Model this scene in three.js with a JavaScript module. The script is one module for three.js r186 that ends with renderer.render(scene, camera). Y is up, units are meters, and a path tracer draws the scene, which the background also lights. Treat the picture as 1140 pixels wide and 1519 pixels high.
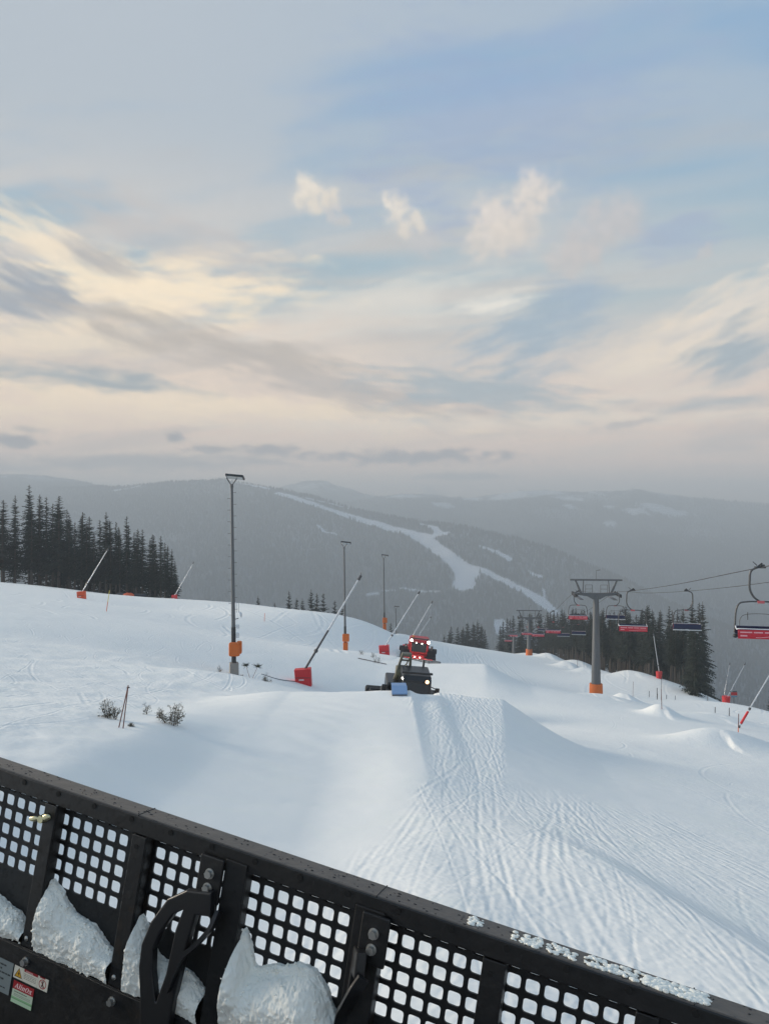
import * as THREE from 'three';
import { mergeGeometries } from 'three/addons/utils/BufferGeometryUtils.js';
import { RoundedBoxGeometry } from 'three/addons/geometries/RoundedBoxGeometry.js';
import { ImprovedNoise } from 'three/addons/math/ImprovedNoise.js';

// ---------------------------------------------------------------- camera, sky, sun, exposure
const scene = new THREE.Scene();
const camera = new THREE.PerspectiveCamera(66.87, 768 / 1024, 0.05, 30000);
camera.position.set(0, 3.2, 0);
camera.lookAt(0, 3.2, -10);

const renderer = new THREE.WebGLRenderer({ antialias: true });
renderer.toneMapping = THREE.LinearToneMapping;
renderer.toneMappingExposure = 1.14;
renderer.shadowMap.enabled = true;
renderer.shadowMap.type = THREE.PCFSoftShadowMap;

const sun = new THREE.DirectionalLight(new THREE.Color(1.0, 0.88, 0.72), 5.0);
{
  const az = THREE.MathUtils.degToRad(-72), el = THREE.MathUtils.degToRad(13.5);
  sun.position.set(Math.sin(az) * Math.cos(el), Math.sin(el), -Math.cos(az) * Math.cos(el)).multiplyScalar(300);
}
sun.castShadow = true;
sun.shadow.radius = 36;
sun.shadow.mapSize.set(2048, 2048);
Object.assign(sun.shadow.camera, { left: -150, right: 150, top: 150, bottom: -150, near: 1, far: 900 });
scene.add(sun, sun.target);
scene.fog = new THREE.FogExp2(new THREE.Color(0.81, 0.91, 1.0), 0.00056);

// ---------------------------------------------------------------- numbers
let seedState = 7;
const reseed = (s) => { seedState = s >>> 0; };
function rnd() { seedState = (seedState + 0x6d2b79f5) >>> 0; let t = seedState; t = Math.imul(t ^ (t >>> 15), t | 1); t ^= t + Math.imul(t ^ (t >>> 7), t | 61); return ((t ^ (t >>> 14)) >>> 0) / 4294967296; }
const rr = (a, b) => a + (b - a) * rnd();
const noiseGen = new ImprovedNoise();
const noise = (x, y, z = 0.37) => noiseGen.noise(x, y, z);
function fbm(x, y, z, n) { let s = 0, a = 0.5; for (let i = 0; i < n; i++) { s += a * noise(x, y, z + i * 7.3); x *= 2.03; y *= 2.03; a *= 0.5; } return s; }
const clamp = (v, a = 0, b = 1) => Math.min(b, Math.max(a, v));
const sstep = (a, b, v) => { const t = clamp((v - a) / (b - a)); return t * t * (3 - 2 * t); };
const lerp = (a, b, t) => a + (b - a) * t;
function table(list, x) {
  if (x <= list[0][0]) return list[0][1];
  for (let i = 1; i < list.length; i++) if (x <= list[i][0]) { const [a, b] = list[i - 1], [c, d] = list[i]; return b + (d - b) * (x - a) / (c - a); }
  return list[list.length - 1][1];
}
const lin = (c) => { c /= 255; return c <= 0.04045 ? c / 12.92 : ((c + 0.055) / 1.055) ** 2.4; };

// ---------------------------------------------------------------- the sky: air, high veil, cloud banks and small puffs by azimuth and elevation
{
  const W = 3072, H = 1536, data = new Float32Array(W * H * 4);
  // azimuth, elevation, half width, half height (degrees), tilt, colour, cover, kind (1 soft bank, 2 ragged puff)
  const banks = [
    [-16.5, 15.4, 10.5, 2.22, 3, 250, 232, 205, 0.75, 1], [-23.9, 17.6, 4.6, 1.65, -20, 250, 232, 205, 0.6, 1], [-0.5, 14.6, 8.5, 1.87, 8, 218, 217, 213, 0.45, 1],
    [8.2, 15, 2.7, 0.74, 5, 226, 223, 218, 0.8, 1], [20.5, 11.1, 8.3, 1.8, 22, 230, 217, 203, 0.85, 1], [25.6, 14.1, 4.1, 1.69, 20, 222, 213, 205, 0.6, 1],
    [-13.2, 7.8, 19.8, 1.24, -4, 250, 229, 203, 0.85, 1], [10.3, 6.6, 20.3, 0.77, 0, 236, 221, 206, 0.7, 1], [-22.2, 11.8, 6.8, 1.33, 0, 236, 221, 200, 0.6, 1],
    [18.7, 8, 6.7, 0.65, 3, 228, 215, 203, 0.5, 1], [-24.7, 14.6, 2.9, 1.91, -20, 158, 166, 177, 0.85, 1], [-20.5, 17, 2.2, 1.07, -25, 183, 178, 176, 0.7, 1],
    [-20.9, 9.1, 7.2, 0.82, -3, 165, 175, 180, 0.85, 1], [-11.8, 11.5, 12.4, 1.31, -12, 193, 182, 171, 0.7, 1], [-2.5, 8.9, 10.9, 1.36, -10, 193, 183, 176, 0.6, 1],
    [-15.5, 19, 9.2, 1.72, -12, 198, 193, 192, 0.5, 1], [-17.8, 13.5, 3.2, 0.63, -5, 188, 180, 170, 0.5, 1], [10.8, 12.5, 5.8, 2.33, 15, 158, 180, 197, 0.8, 1],
    [6.4, 8.8, 8.4, 1.69, -5, 163, 180, 190, 0.7, 1], [24.3, 10.5, 3.3, 1.54, 22, 166, 180, 189, 0.8, 1], [23.1, 7.3, 3.8, 0.54, 3, 175, 185, 190, 0.6, 1],
    [8.4, 27.2, 11, 5.5, 0, 150, 172, 205, 0.5, 1], [20.5, 18.5, 3.5, 1.26, 0, 158, 176, 203, 0.6, 1], [13.7, 15.1, 2.4, 2.26, 0, 156, 178, 199, 0.6, 1],
    [-5.2, 22.1, 1.7, 1.19, -30, 228, 219, 208, 0.95, 2], [-3.2, 20.7, 1.6, 0.74, -25, 212, 208, 205, 0.7, 2], [1.5, 21, 2, 1.17, -40, 224, 216, 208, 0.9, 2],
    [3, 19.2, 1.1, 1.24, 0, 205, 203, 205, 0.5, 2], [9.1, 20.9, 3, 1.97, 35, 220, 211, 206, 0.95, 2], [8.2, 19.4, 2.4, 1.4, 10, 216, 208, 203, 0.8, 2],
    [15.8, 19.4, 3.5, 1.92, 25, 206, 201, 201, 0.8, 2], [13.7, 17.9, 2.4, 1.05, 0, 210, 204, 202, 0.75, 2], [22.4, 17.1, 0.7, 0.42, 0, 205, 200, 200, 0.6, 2],
    [1.5, 4, 8.7, 0.59, 0, 164, 158, 162, 0.85, 2], [-17.8, 3.4, 12.2, 0.76, 2, 180, 174, 173, 0.7, 1], [-25.6, 4.7, 1.7, 0.58, 0, 163, 158, 160, 0.85, 2],
    [-24.5, 5.5, 1, 0.27, 0, 170, 165, 165, 0.6, 2], [-15.1, 5.3, 0.6, 0.33, 0, 163, 158, 160, 0.9, 2], [-12.7, 4.5, 1.9, 0.39, 0, 168, 162, 162, 0.7, 2],
    [-8.4, 4.5, 2.5, 0.44, 0, 168, 161, 163, 0.75, 2], [6, 2.6, 3.5, 0.3, 0, 172, 167, 168, 0.65, 2], [3.5, 1.4, 1.3, 0.45, 0, 160, 159, 164, 0.6, 2],
    [24.3, 5, 3.3, 1.13, 0, 205, 195, 190, 0.5, 1], [16.9, 6.1, 2.7, 0.28, 8, 185, 180, 180, 0.5, 2]];
  const kinds = banks.slice();
  reseed(41);
  for (let k = 0; k < 190; k++) {                       // the same cloud kinds go on round the rest of the sky
    const b = kinds[Math.floor(rnd() * kinds.length)].slice();
    b[0] = rr(31, 329); b[0] = b[0] > 180 ? b[0] - 360 : b[0];
    b[1] = Math.max(1.2, b[1] + rr(-1.5, 1.5)); b[4] += rr(-8, 8);
    banks.push(b);
  }
  const prepared = banks.map((b) => ({ a: b[0], e: b[1], w: b[2], h: b[3], c: Math.cos(b[4] * Math.PI / 180), s: Math.sin(b[4] * Math.PI / 180), rgb: [5, 6, 7].map((q) => lin(b[q]) * (b[5] > 215 ? [1.12, 1.09, 1.02][q - 5] : [0.95, 0.94, 0.93][q - 5])), cover: Math.min(1, b[8] * (b[1] < 11 ? 1.3 : 1.18)), kind: b[9], reach: Math.max(b[2], b[3]) * 1.7 }));
  reseed(77);
  for (const b of prepared) {
    b.seed = rr(0, 90);
    if (b.kind === 2 && b.e > 12) { b.kind = 3; b.lobes = []; for (let k = 0; k < 9; k++) { const t = rr(0, 6.283), r = Math.sqrt(rnd()) * 0.72; b.lobes.push([Math.cos(t) * r * b.w, Math.sin(t) * r * b.h, rr(0.32, 0.6) * Math.min(b.w, b.h * 1.3)]); } }
  }
  const mixTo = (o, c, t) => { o[0] += (c[0] - o[0]) * t; o[1] += (c[1] - o[1]) * t; o[2] += (c[2] - o[2]) * t; };
  const C = (r, g, b) => [lin(r), lin(g), lin(b)];
  const zenith = C(125, 163, 198), mid = C(155, 181, 192), low = C(250, 220, 197), horizon = C(246, 214, 196), veilHigh = C(185, 190, 194), veilWarm = C(255, 228, 201), greyVeil = C(180, 176, 174);
  const o = [0, 0, 0];
  for (let j = 0; j < H; j++) {
    const e = ((j + 0.5) / H - 0.5) * 180;
    if (e < -0.2) { for (let i = 0; i < W; i++) { const k = (j * W + i) * 4; data[k] = horizon[0] * 0.9; data[k + 1] = horizon[1] * 0.9; data[k + 2] = horizon[2] * 0.92; data[k + 3] = 1; } continue; }
    const near = prepared.filter((b) => Math.abs(e - b.e) < b.reach);
    const se = Math.sin(Math.max(e, 0) * Math.PI / 180), ce = Math.cos(e * Math.PI / 180);
    const t1 = sstep(0, 7, e), t2 = sstep(5, 18, e), t3 = sstep(14, 30, e);
    for (let i = 0; i < W; i++) {
      const phi = ((i + 0.5) / W - 0.5) * 2 * Math.PI, dx = Math.cos(phi), dz = Math.sin(phi), a = Math.atan2(dx, -dz) * 180 / Math.PI;
      for (let q = 0; q < 3; q++) o[q] = lerp(lerp(lerp(horizon[q], low[q], t1), mid[q], t2), zenith[q], t3);
      const px = dx * ce / (se + 0.16), pz = dz * ce / (se + 0.16);
      const wx = fbm(px * 0.6, pz * 0.6, 3.1, 3), wz = fbm(px * 0.6, pz * 0.6, 9.7, 3);
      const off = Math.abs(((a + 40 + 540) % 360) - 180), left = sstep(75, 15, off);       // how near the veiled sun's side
      const along = px * 0.9 + pz * 0.45, across = pz * 1.9 - px * 0.55;
      const v = fbm(along * 0.5 + wx * 1.2, across * 0.75 + wz * 1.2, 1.7, 6), fine = fbm(along * 1.3 + wx * 2.2, across * 3.2 + wz * 2.2, 44.7, 6);
      const cover = clamp(sstep(-0.3, 0.35, 0.9 * v + 0.75 * fine + 0.22 * left - 0.06));
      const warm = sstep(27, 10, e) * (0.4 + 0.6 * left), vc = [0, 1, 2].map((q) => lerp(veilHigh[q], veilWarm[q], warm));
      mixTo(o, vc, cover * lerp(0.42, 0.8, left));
      mixTo(o, greyVeil, sstep(0.05, 0.4, fbm(along * 0.8 + wz, across * 1.5 + wx * 1.4, 15.2, 5) + 0.3 * fine) * 0.42 * sstep(1, 6, e) * sstep(40, 20, e));
      for (const b of near) {
        let da = a - b.a; if (da > 180) da -= 360; if (da < -180) da += 360;
        if (Math.abs(da) > b.reach * 1.15) continue;
        const de = e - b.e, x = da * b.c + de * b.s, y = -da * b.s + de * b.c;
        let m = 0, shade = 1;
        if (b.kind === 1) {
          const n1 = fbm(x * 0.16 + b.seed, y * 0.55, 21.3, 4), n3 = fbm(x * 0.35 + b.seed, y * 1.9 + n1 * 2, 60.1, 5);
          const xx = x / b.w + n1 * 0.7, yy = y / b.h + n1 * 1.3, q = Math.sqrt(xx * xx + yy * yy);
          m = sstep(1.4, 0.2, q + n3 * 1.1); shade = 1 + 0.1 * n3;
        } else if (b.kind === 2) {
          const n2 = fbm(a * 0.9 + b.seed, e * 1.9, 5.5, 5), q = Math.sqrt((x / b.w) ** 2 + (y / b.h) ** 2); m = sstep(1.2, 0.3, q - n2 * 1.3);
        } else {
          const wa = fbm(da * 0.9 + b.seed, de * 0.9, 71.3, 4), wb = fbm(da * 0.9 + b.seed, de * 0.9, 81.3, 4), n2 = fbm(da * 1.5 + b.seed, de * 1.7, 5.5, 5);
          let f = 0; for (const l of b.lobes) { const r2 = ((x + wa * 0.9 - l[0]) ** 2 + (y + wb * 0.9 - l[1]) ** 2) / (l[2] * l[2]); if (r2 < 6) f = Math.max(f, Math.exp(-r2 * 0.8)); }
          m = 0.8 * sstep(0.06, 1.05, f + 0.75 * n2 * Math.sqrt(f)); shade = 0.93 + 0.16 * n2 + 0.05 * clamp((de - da * 0.4) / b.h, -1, 1);
        }
        if (m > 0) mixTo(o, [b.rgb[0] * shade, b.rgb[1] * shade, b.rgb[2] * shade], m * b.cover);
      }
      const k = (j * W + i) * 4; data[k] = o[0]; data[k + 1] = o[1]; data[k + 2] = o[2]; data[k + 3] = 1;
    }
  }
  const tex = new THREE.DataTexture(data, W, H, THREE.RGBAFormat, THREE.FloatType);
  tex.mapping = THREE.EquirectangularReflectionMapping; tex.magFilter = THREE.LinearFilter; tex.minFilter = THREE.LinearFilter; tex.needsUpdate = true;
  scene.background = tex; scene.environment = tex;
}

// ---------------------------------------------------------------- helpers: names, things, parts
const taken = {};
function numbered(name) { const k = taken[name] = (taken[name] ?? -1) + 1; return k ? `${name}_${String(k).padStart(3, '0')}` : name; }
function tag(o, label, category, group) { o.userData.label = label; o.userData.category = category; if (group) o.userData.group = group; return o; }
function thing(name, label, category, x, y, z, group) { const g = new THREE.Group(); g.name = numbered(name); g.position.set(x, y, z); scene.add(g); return tag(g, label, category, group); }
function part(name, geometry, material, parent) { const m = new THREE.Mesh(geometry, material); m.name = parent === scene ? numbered(name) : name; m.castShadow = m.receiveShadow = true; parent.add(m); return m; }
function copy(o, label, x, y, z, turn = 0, scale = 1) { const c = o.clone(); c.name = numbered(o.name.replace(/_\d{3}$/, '')); c.userData = { ...o.userData }; if (label) c.userData.label = label; c.position.set(x, y, z); c.rotation.set(0, turn, 0); c.scale.setScalar(scale); scene.add(c); return c; }
const M = (r, g, b, roughness = 0.6, extra = {}) => new THREE.MeshStandardMaterial({ color: new THREE.Color().setRGB(r, g, b), roughness, ...extra });
const V = (x, y, z) => new THREE.Vector3(x, y, z);
const box = (w, h, d, x = 0, y = 0, z = 0, r = 0) => { const g = r ? new RoundedBoxGeometry(w, h, d, 2, r) : new THREE.BoxGeometry(w, h, d); return g.translate(x, y, z); };
function rod(a, b, r0, r1 = r0, n = 10) { const d = b.clone().sub(a), g = new THREE.CylinderGeometry(r1, r0, d.length(), n); g.translate(0, d.length() / 2, 0); g.applyQuaternion(new THREE.Quaternion().setFromUnitVectors(V(0, 1, 0), d.normalize())); return g.translate(a.x, a.y, a.z); }
const tube = (pts, r, n = 24, k = 8) => new THREE.TubeGeometry(new THREE.CatmullRomCurve3(pts), n, r, k);
const plain = (list) => mergeGeometries(list.map((g) => { const n = g.index ? g.toNonIndexed() : g; for (const k of Object.keys(n.attributes)) if (!['position', 'normal', 'uv'].includes(k)) n.deleteAttribute(k); return n; }));
function noiseTexture(size, fn, repeat = true) {
  const d = new Uint8Array(size * size * 4);
  for (let j = 0; j < size; j++) for (let i = 0; i < size; i++) { const c = fn(i / size, j / size); const k = (j * size + i) * 4; d[k] = clamp(c[0]) * 255; d[k + 1] = clamp(c[1]) * 255; d[k + 2] = clamp(c[2]) * 255; d[k + 3] = 255; }
  const t = new THREE.DataTexture(d, size, size); t.magFilter = THREE.LinearFilter; t.minFilter = THREE.LinearMipmapLinearFilter; t.generateMipmaps = true; if (repeat) t.wrapS = t.wrapT = THREE.RepeatWrapping; t.needsUpdate = true; return t;
}

// ---------------------------------------------------------------- the slope: a plane falling ahead and to the right, bent through surveyed points
const survey = [[-78.3, 158, -0.06], [-69.2, 156, 0.66], [-59.5, 152, 0.85], [-47, 146, 1.33], [-36.6, 138, 2.12], [-27.1, 130, 2.95], [-15.9, 122, 3.33], [-7.1, 116, 3.63], [-3, 114, 3.32], [0, 117, 2.26], [-8.7, 45, -1.01], [-4, 80, -0.34], [-5, 48, -1.11], [-20.8, 42, -0.41], [-18.3, 50, -0.2], [-14.1, 60, 0.13], [-11, 30, -0.35], [-12.2, 27, -0.35], [-6.4, 18, 0], [-5.5, 33, -0.01], [28.6, 105, -2.49], [39.1, 210, 0.43], [44.2, 125, 1.22], [44, 100, -0.57], [39.7, 80, -0.33], [40.9, 96, -0.12], [40, 118, -0.16], [43, 150, -0.29], [42.9, 170, 0.28], [45.2, 200, 0.72], [38.4, 260, -0.81], [27.1, 240, -0.3], [17.2, 220, 0.38], [8.1, 170, 1.28], [3.7, 140, 1.65], [6.3, 80, -0.96], [9, 130, -0.9], [3.5, 95, -0.6], [1.1, 46, -2.5], [7, 50, -0.3], [0, 75, 0.38], [-39, 100, 0.73], [-29.2, 105, 0.8], [-13.3, 90, 0.95], [-7.8, 75, -0.14],
  [0, 0, 0], [0, 10, 0], [8, 10, 0], [-8, 8, 0], [16, 16, 0], [8, 27, -0.15], [3.2, 28, 0], [7, 20, 0], [-6.2, 27, -0.3], [-8.5, 23, -0.1], [-3, 22, 0], [16, 40, 0], [25, 60, -0.3], [-40, 30, 0], [-60, 80, 0], [-40, 0, 0], [40, 10, 0], [0, -40, 0], [-60, -40, 0], [60, -40, 0], [-130, 160, 0], [-130, 40, 0], [100, 120, 0], [100, 260, 0], [-60, 260, 0], [0, 330, 0], [90, 30, 0]];
const tps = (() => {
  const n = survey.length, N = n + 3, A = [], b = [], U = (r2) => (r2 < 1e-9 ? 0 : 0.5 * r2 * Math.log(r2)), S = 50;
  for (let i = 0; i < N; i++) { A.push(new Float64Array(N)); b.push(0); }
  for (let i = 0; i < n; i++) {
    const [xi, di, vi] = survey[i]; b[i] = vi;
    for (let j = 0; j < n; j++) { const [xj, dj] = survey[j]; A[i][j] = U(((xi - xj) ** 2 + (di - dj) ** 2) / S ** 2); }
    A[i][i] += 0.004;
    [1, xi / S, di / S].forEach((v, k) => { A[i][n + k] = v; A[n + k][i] = v; });
  }
  for (let c = 0; c < N; c++) {
    let p = c; for (let r = c + 1; r < N; r++) if (Math.abs(A[r][c]) > Math.abs(A[p][c])) p = r;
    [A[c], A[p]] = [A[p], A[c]]; [b[c], b[p]] = [b[p], b[c]];
    for (let r = c + 1; r < N; r++) { const f = A[r][c] / A[c][c]; if (f) { for (let k = c; k < N; k++) A[r][k] -= f * A[c][k]; b[r] -= f * b[c]; } }
  }
  const w = new Float64Array(N);
  for (let r = N - 1; r >= 0; r--) { let s = b[r]; for (let k = r + 1; k < N; k++) s -= A[r][k] * w[k]; w[r] = s / A[r][r]; }
  return (x, d) => { let s = w[n] + w[n + 1] * x / S + w[n + 2] * d / S; for (let j = 0; j < n; j++) { const q = survey[j]; s += w[j] * U(((x - q[0]) ** 2 + (d - q[1]) ** 2) / S ** 2); } return s; };
})();
const farEdge = [[-140, 166], [-75, 160], [-48, 153], [-27, 136], [-14, 124], [-7, 118], [0, 126], [4, 150], [8, 190], [17, 232], [30, 256], [60, 268], [120, 270]];
const rightEdge = [[-60, 60], [0, 44], [60, 40], [80, 40.5], [96, 42], [118, 42], [150, 44], [200, 47], [270, 52], [400, 60]];
// mounds: X, d, height, half width, half length
const mounds = [[15.6, 36.5, 0.75, 2.3, 1.5], [17, 48, 0.7, 1.0, 1.2], [25.2, 82, 1.0, 1.5, 2.0], [37, 158, 1.5, 2.5, 4], [41, 196, 1.5, 3, 5], [45, 236, 1.6, 6, 8], [43.5, 176, 1.2, 3.5, 6], [42, 152, 0.9, 3, 5], [41.5, 132, 0.9, 3, 4.5], [36, 140, 1.1, 2.2, 3], [20, 70, 0.5, 3, 3], [30, 96, 0.6, 3, 3], [-13, 40, 0.25, 5, 3], [-8, 34, 0.25, 3, 2], [22, 52, 0.35, 3, 2.5], [28, 66, 0.4, 2, 2.5]];
const kickers = [   // lip distance, deck from X to X, height, run-in length, left flare, right flare
  { d: 28, x0: 2.0, x1: 4.3, h: 1.18, run: 12.5, fl: 1.2, fr: 2.9, level: 0.06, skew: 0.154, pow: 1.4 },
  { d: 63, x0: 2.6, x1: 8.2, h: 1.05, run: 18, fl: 3.5, fr: 3.4, level: 0.155, skew: 0.13, pow: 1.2 },
  { d: 26.5, x0: -3.2, x1: 0.9, h: 1.08, run: 12.2, fl: 3.4, fr: 1.2, level: 0.14, pow: 1.5 },
];
function ground(x, d) {
  let y = -0.145 * d - 0.15 * x;
  const inside = sstep(420, 300, Math.hypot(x, d));
  y += clamp(tps(x, d), -4, 4.5) * inside;
  const sF = d - table(farEdge, x), sR = x - table(rightEdge, d);
  if (sF > 0) y -= 0.42 * (Math.sqrt(sF * sF + 64) - 8);
  if (sR > 0) y -= 0.40 * (Math.sqrt(sR * sR + 36) - 6);
  for (const m of mounds) { const a = (x - m[0]) / m[3], b = (d - m[1]) / m[4], q = a * a + b * b; if (q < 6) y += m[2] * Math.exp(-q * (a < 0 ? 1.3 : 0.8)); }
  for (const k of kickers) {
    const along = d - (k.d - k.run);
    if (along <= 0 || d > k.d + 4 || x < k.x0 - k.fl - 1 || x > k.x1 + k.fr + 1) continue;
    const right = k.x1 + (k.skew ?? 0) * (d - k.d);
    const lip = k.d + 0.12 * Math.sin(x * 1.7);
    const rise = d <= lip ? Math.pow(along / k.run, k.pow ?? 1.7) : 0.12 + 0.88 * sstep(lip + 1.1, lip, d) * 1 - 0.12 * sstep(lip + 1.1, lip + 4, d);
    const sx = x < k.x0 ? clamp(1 - (k.x0 - x) / k.fl) : x > right ? clamp(1 - (x - right) / k.fr) : 1;
    y += (k.h + (k.level ?? 0) * (clamp(x, k.x0, k.x1) - k.x1)) * rise * (x > right ? Math.pow(sx, 1.22) : sstep(0, 1, sx));
  }
  { const t = clamp((13.5 - d) / 7), e = x - lerp(2.5, 4.9, t), w = sstep(14.5, 11.5, d) * sstep(4, 7, d); if (w > 0 && Math.abs(e) < 6) y += w * (0.16 * sstep(-2.5, 0, e) * sstep(0.9, 0, e)); }
  if (d > 3 && d < 24 && x < 1 && x > -5.8) y -= 0.36 * sstep(-5.6, -3.6, x) * sstep(1.0, -1.4, x) * sstep(24, 16, d) * sstep(3, 8, d);   // scooped run left of the lane
  return y;
}
// half-pipe like cut left of the smooth run, and soft roughness of the piste
function groundFine(x, d) {
  let y = ground(x, d);
  const r = Math.hypot(x, d);
  y += 0.10 * fbm(x * 0.11, d * 0.11, 2.2, 3) + (r < 160 ? 0.035 * fbm(x * 0.55, d * 0.55, 8.2, 3) : 0);
  const bank = sstep(-4.5, -7, x) * sstep(46, 36, d);
  if (bank > 0) y += bank * (0.09 * fbm(x * 0.8, d * 0.8, 4.4, 4));
  return y;
}
const at = (x, d, up = 0) => V(x, groundFine(x, d) + up, -d);

// the snow's own relief: ski and groomer tracks pressed into it
function trackMap(size, x0, d0, span, paint) {
  const h = new Float32Array(size * size), per = size / span;
  const groove = (pts, width, depth, ridge = 0.5) => {
    const w = width * per, reach = Math.ceil(w * 1.9);
    for (let k = 1; k < pts.length; k++) {
      const ax = (pts[k - 1][0] - x0) * per, ay = (pts[k - 1][1] - d0) * per, bx = (pts[k][0] - x0) * per, by = (pts[k][1] - d0) * per;
      const lx = bx - ax, ly = by - ay, L2 = lx * lx + ly * ly || 1;
      for (let j = Math.max(0, Math.floor(Math.min(ay, by) - reach)); j <= Math.min(size - 1, Math.max(ay, by) + reach); j++)
        for (let i = Math.max(0, Math.floor(Math.min(ax, bx) - reach)); i <= Math.min(size - 1, Math.max(ax, bx) + reach); i++) {
          const t = ((i - ax) * lx + (j - ay) * ly) / L2; if (t < 0 || t >= 1) continue;
          const q = Math.abs((i - ax) * ly - (j - ay) * lx) / Math.sqrt(L2) / w;
          if (q < 1.9) h[j * size + i] += depth * (-Math.exp(-q * q * 4) + ridge * Math.exp(-((q - 1.1) ** 2) * 7));
        }
    }
  };
  paint(groove, (fn) => { for (let j = 0; j < size; j++) for (let i = 0; i < size; i++) h[j * size + i] += fn(x0 + (i + 0.5) / per, d0 + (j + 0.5) / per); });
  const d = new Float32Array(size * size * 4);
  for (let j = 0; j < size; j++) for (let i = 0; i < size; i++) {
    const edge = Math.min(i, j, size - 1 - i, size - 1 - j), f = clamp(edge / 40);
    const v = clamp(0.5 + f * h[j * size + i] / 0.12), k = (j * size + i) * 4; d[k] = d[k + 1] = d[k + 2] = v; d[k + 3] = 1;
  }
  const t = new THREE.DataTexture(d, size, size, THREE.RGBAFormat, THREE.FloatType); t.magFilter = THREE.LinearFilter;
  t.repeat.set(1 / span, 1 / span); t.offset.set(-x0 / span, -d0 / span); t.needsUpdate = true; return t;
}
const smoothEdge = [[8, -1.4], [10, -0.8], [12, -0.1], [15.5, 0.8], [19, 1.2], [23, 0.8], [27, 0.3], [29, 0.2]];
const flank = (x, d) => sstep(-0.1, 0.15, x - 4.3 - 0.154 * (d - 28)) * sstep(8.5, 6.8, x) * sstep(15, 18, d) * sstep(31, 28.5, d);
const groomed = (x, d) => Math.max(flank(x, d), d < 29 ? sstep(0.25, -0.25, x - table(smoothEdge, d) - 0.25 * noise(d * 1.3, 4.4)) * sstep(-7.5, -6, x) : 0);
reseed(99);
const nearTracks = trackMap(2048, -24, 4, 62, (groove, each) => {
  for (let k = 0; k < 340; k++) {                       // straight runs up to the kicker and past it
    const xe = rr(0.6, 5.2), de = rr(16, 52), xs = xe + rr(-4.5, 4.5), ds = Math.max(4.5, de - rr(6, 26)), wob = rr(0.05, 0.8), ph = rr(0, 6.3), f = rr(0.2, 0.6), pts = [];
    for (let s = 0; s <= 34; s++) { const t = s / 34, d = lerp(ds, de, t); pts.push([lerp(xs, xe, Math.pow(t, 0.8)) + wob * Math.sin(d * f + ph), d]); }
    const dep = rnd() < 0.12 ? rr(0.004, 0.007) : rr(0.001, 0.004), w = rr(0.025, 0.075);
    groove(pts, w, dep, rr(0.3, 0.9));
    if (rnd() < 0.5) groove(pts.map(([x, d]) => [x + 0.32, d]), w, dep * 0.8, 0.5);
  }
  for (let k = 0; k < 80; k++) {                        // carved turns
    const cx = rr(2, 26), cd = rr(6, 48), R = rr(1.6, 8), a0 = rr(0, 6.3), a1 = a0 + rr(0.7, 2.2), pts = [];
    for (let s = 0; s <= 40; s++) { const a = lerp(a0, a1, s / 40); pts.push([cx + R * Math.cos(a), cd + R * 1.5 * Math.sin(a)]); }
    groove(pts, rr(0.035, 0.1), rr(0.002, 0.007), rr(0.4, 1));
  }
  for (let k = 0; k < 220; k++) {                       // long faint crossings on the right hand slope
    const xs = rr(3, 36), ds = rr(5, 62), an = rr(-0.5, 0.9) + (rnd() < 0.3 ? 1.2 : 0), L = rr(3, 16), bend = rr(-0.08, 0.08), pts = []; let x = xs, d = ds, a = an;
    for (let s = 0; s < 30; s++) { pts.push([x, d]); x += Math.sin(a) * L / 30; d += Math.cos(a) * L / 30; a += bend; }
    groove(pts, rr(0.03, 0.09), rr(0.0015, 0.006), 0.6);
  }
  for (let k = 0; k < 420; k++) {                       // traces on the left bank
    const xs = rr(-22, -5), ds = rr(12, 60), an = rr(-0.9, 0.9), L = rr(2, 12), bend = rr(-0.06, 0.06), pts = []; let x = xs, d = ds, a = an;
    for (let s = 0; s < 26; s++) { pts.push([x, d]); x += Math.sin(a) * L / 26; d += Math.cos(a) * L / 26; a += bend; }
    groove(pts, rr(0.04, 0.1), rr(0.002, 0.008), 0.7);
  }
  each((x, d) => 0);
  each((x, d) => 0.009 * fbm(x * 3.1, d * 3.1, 1.1, 3) + 0.009 * fbm(x * 11, d * 11, 6.1, 2));
  each((x, d) => { const run = sstep(-0.5, 0.8, x - table(smoothEdge, d)) * sstep(5.2, 4.2, x); const bank = sstep(-5.5, -8, x); return run * 0.007 * fbm(x * 7, d * 5, 12.1, 3) + bank * (0.010 * fbm(x * 2.4, d * 2.4, 12.1, 3) + 0.014 * Math.abs(fbm(x * 7, d * 7, 3.1, 3))); });
});
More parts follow.
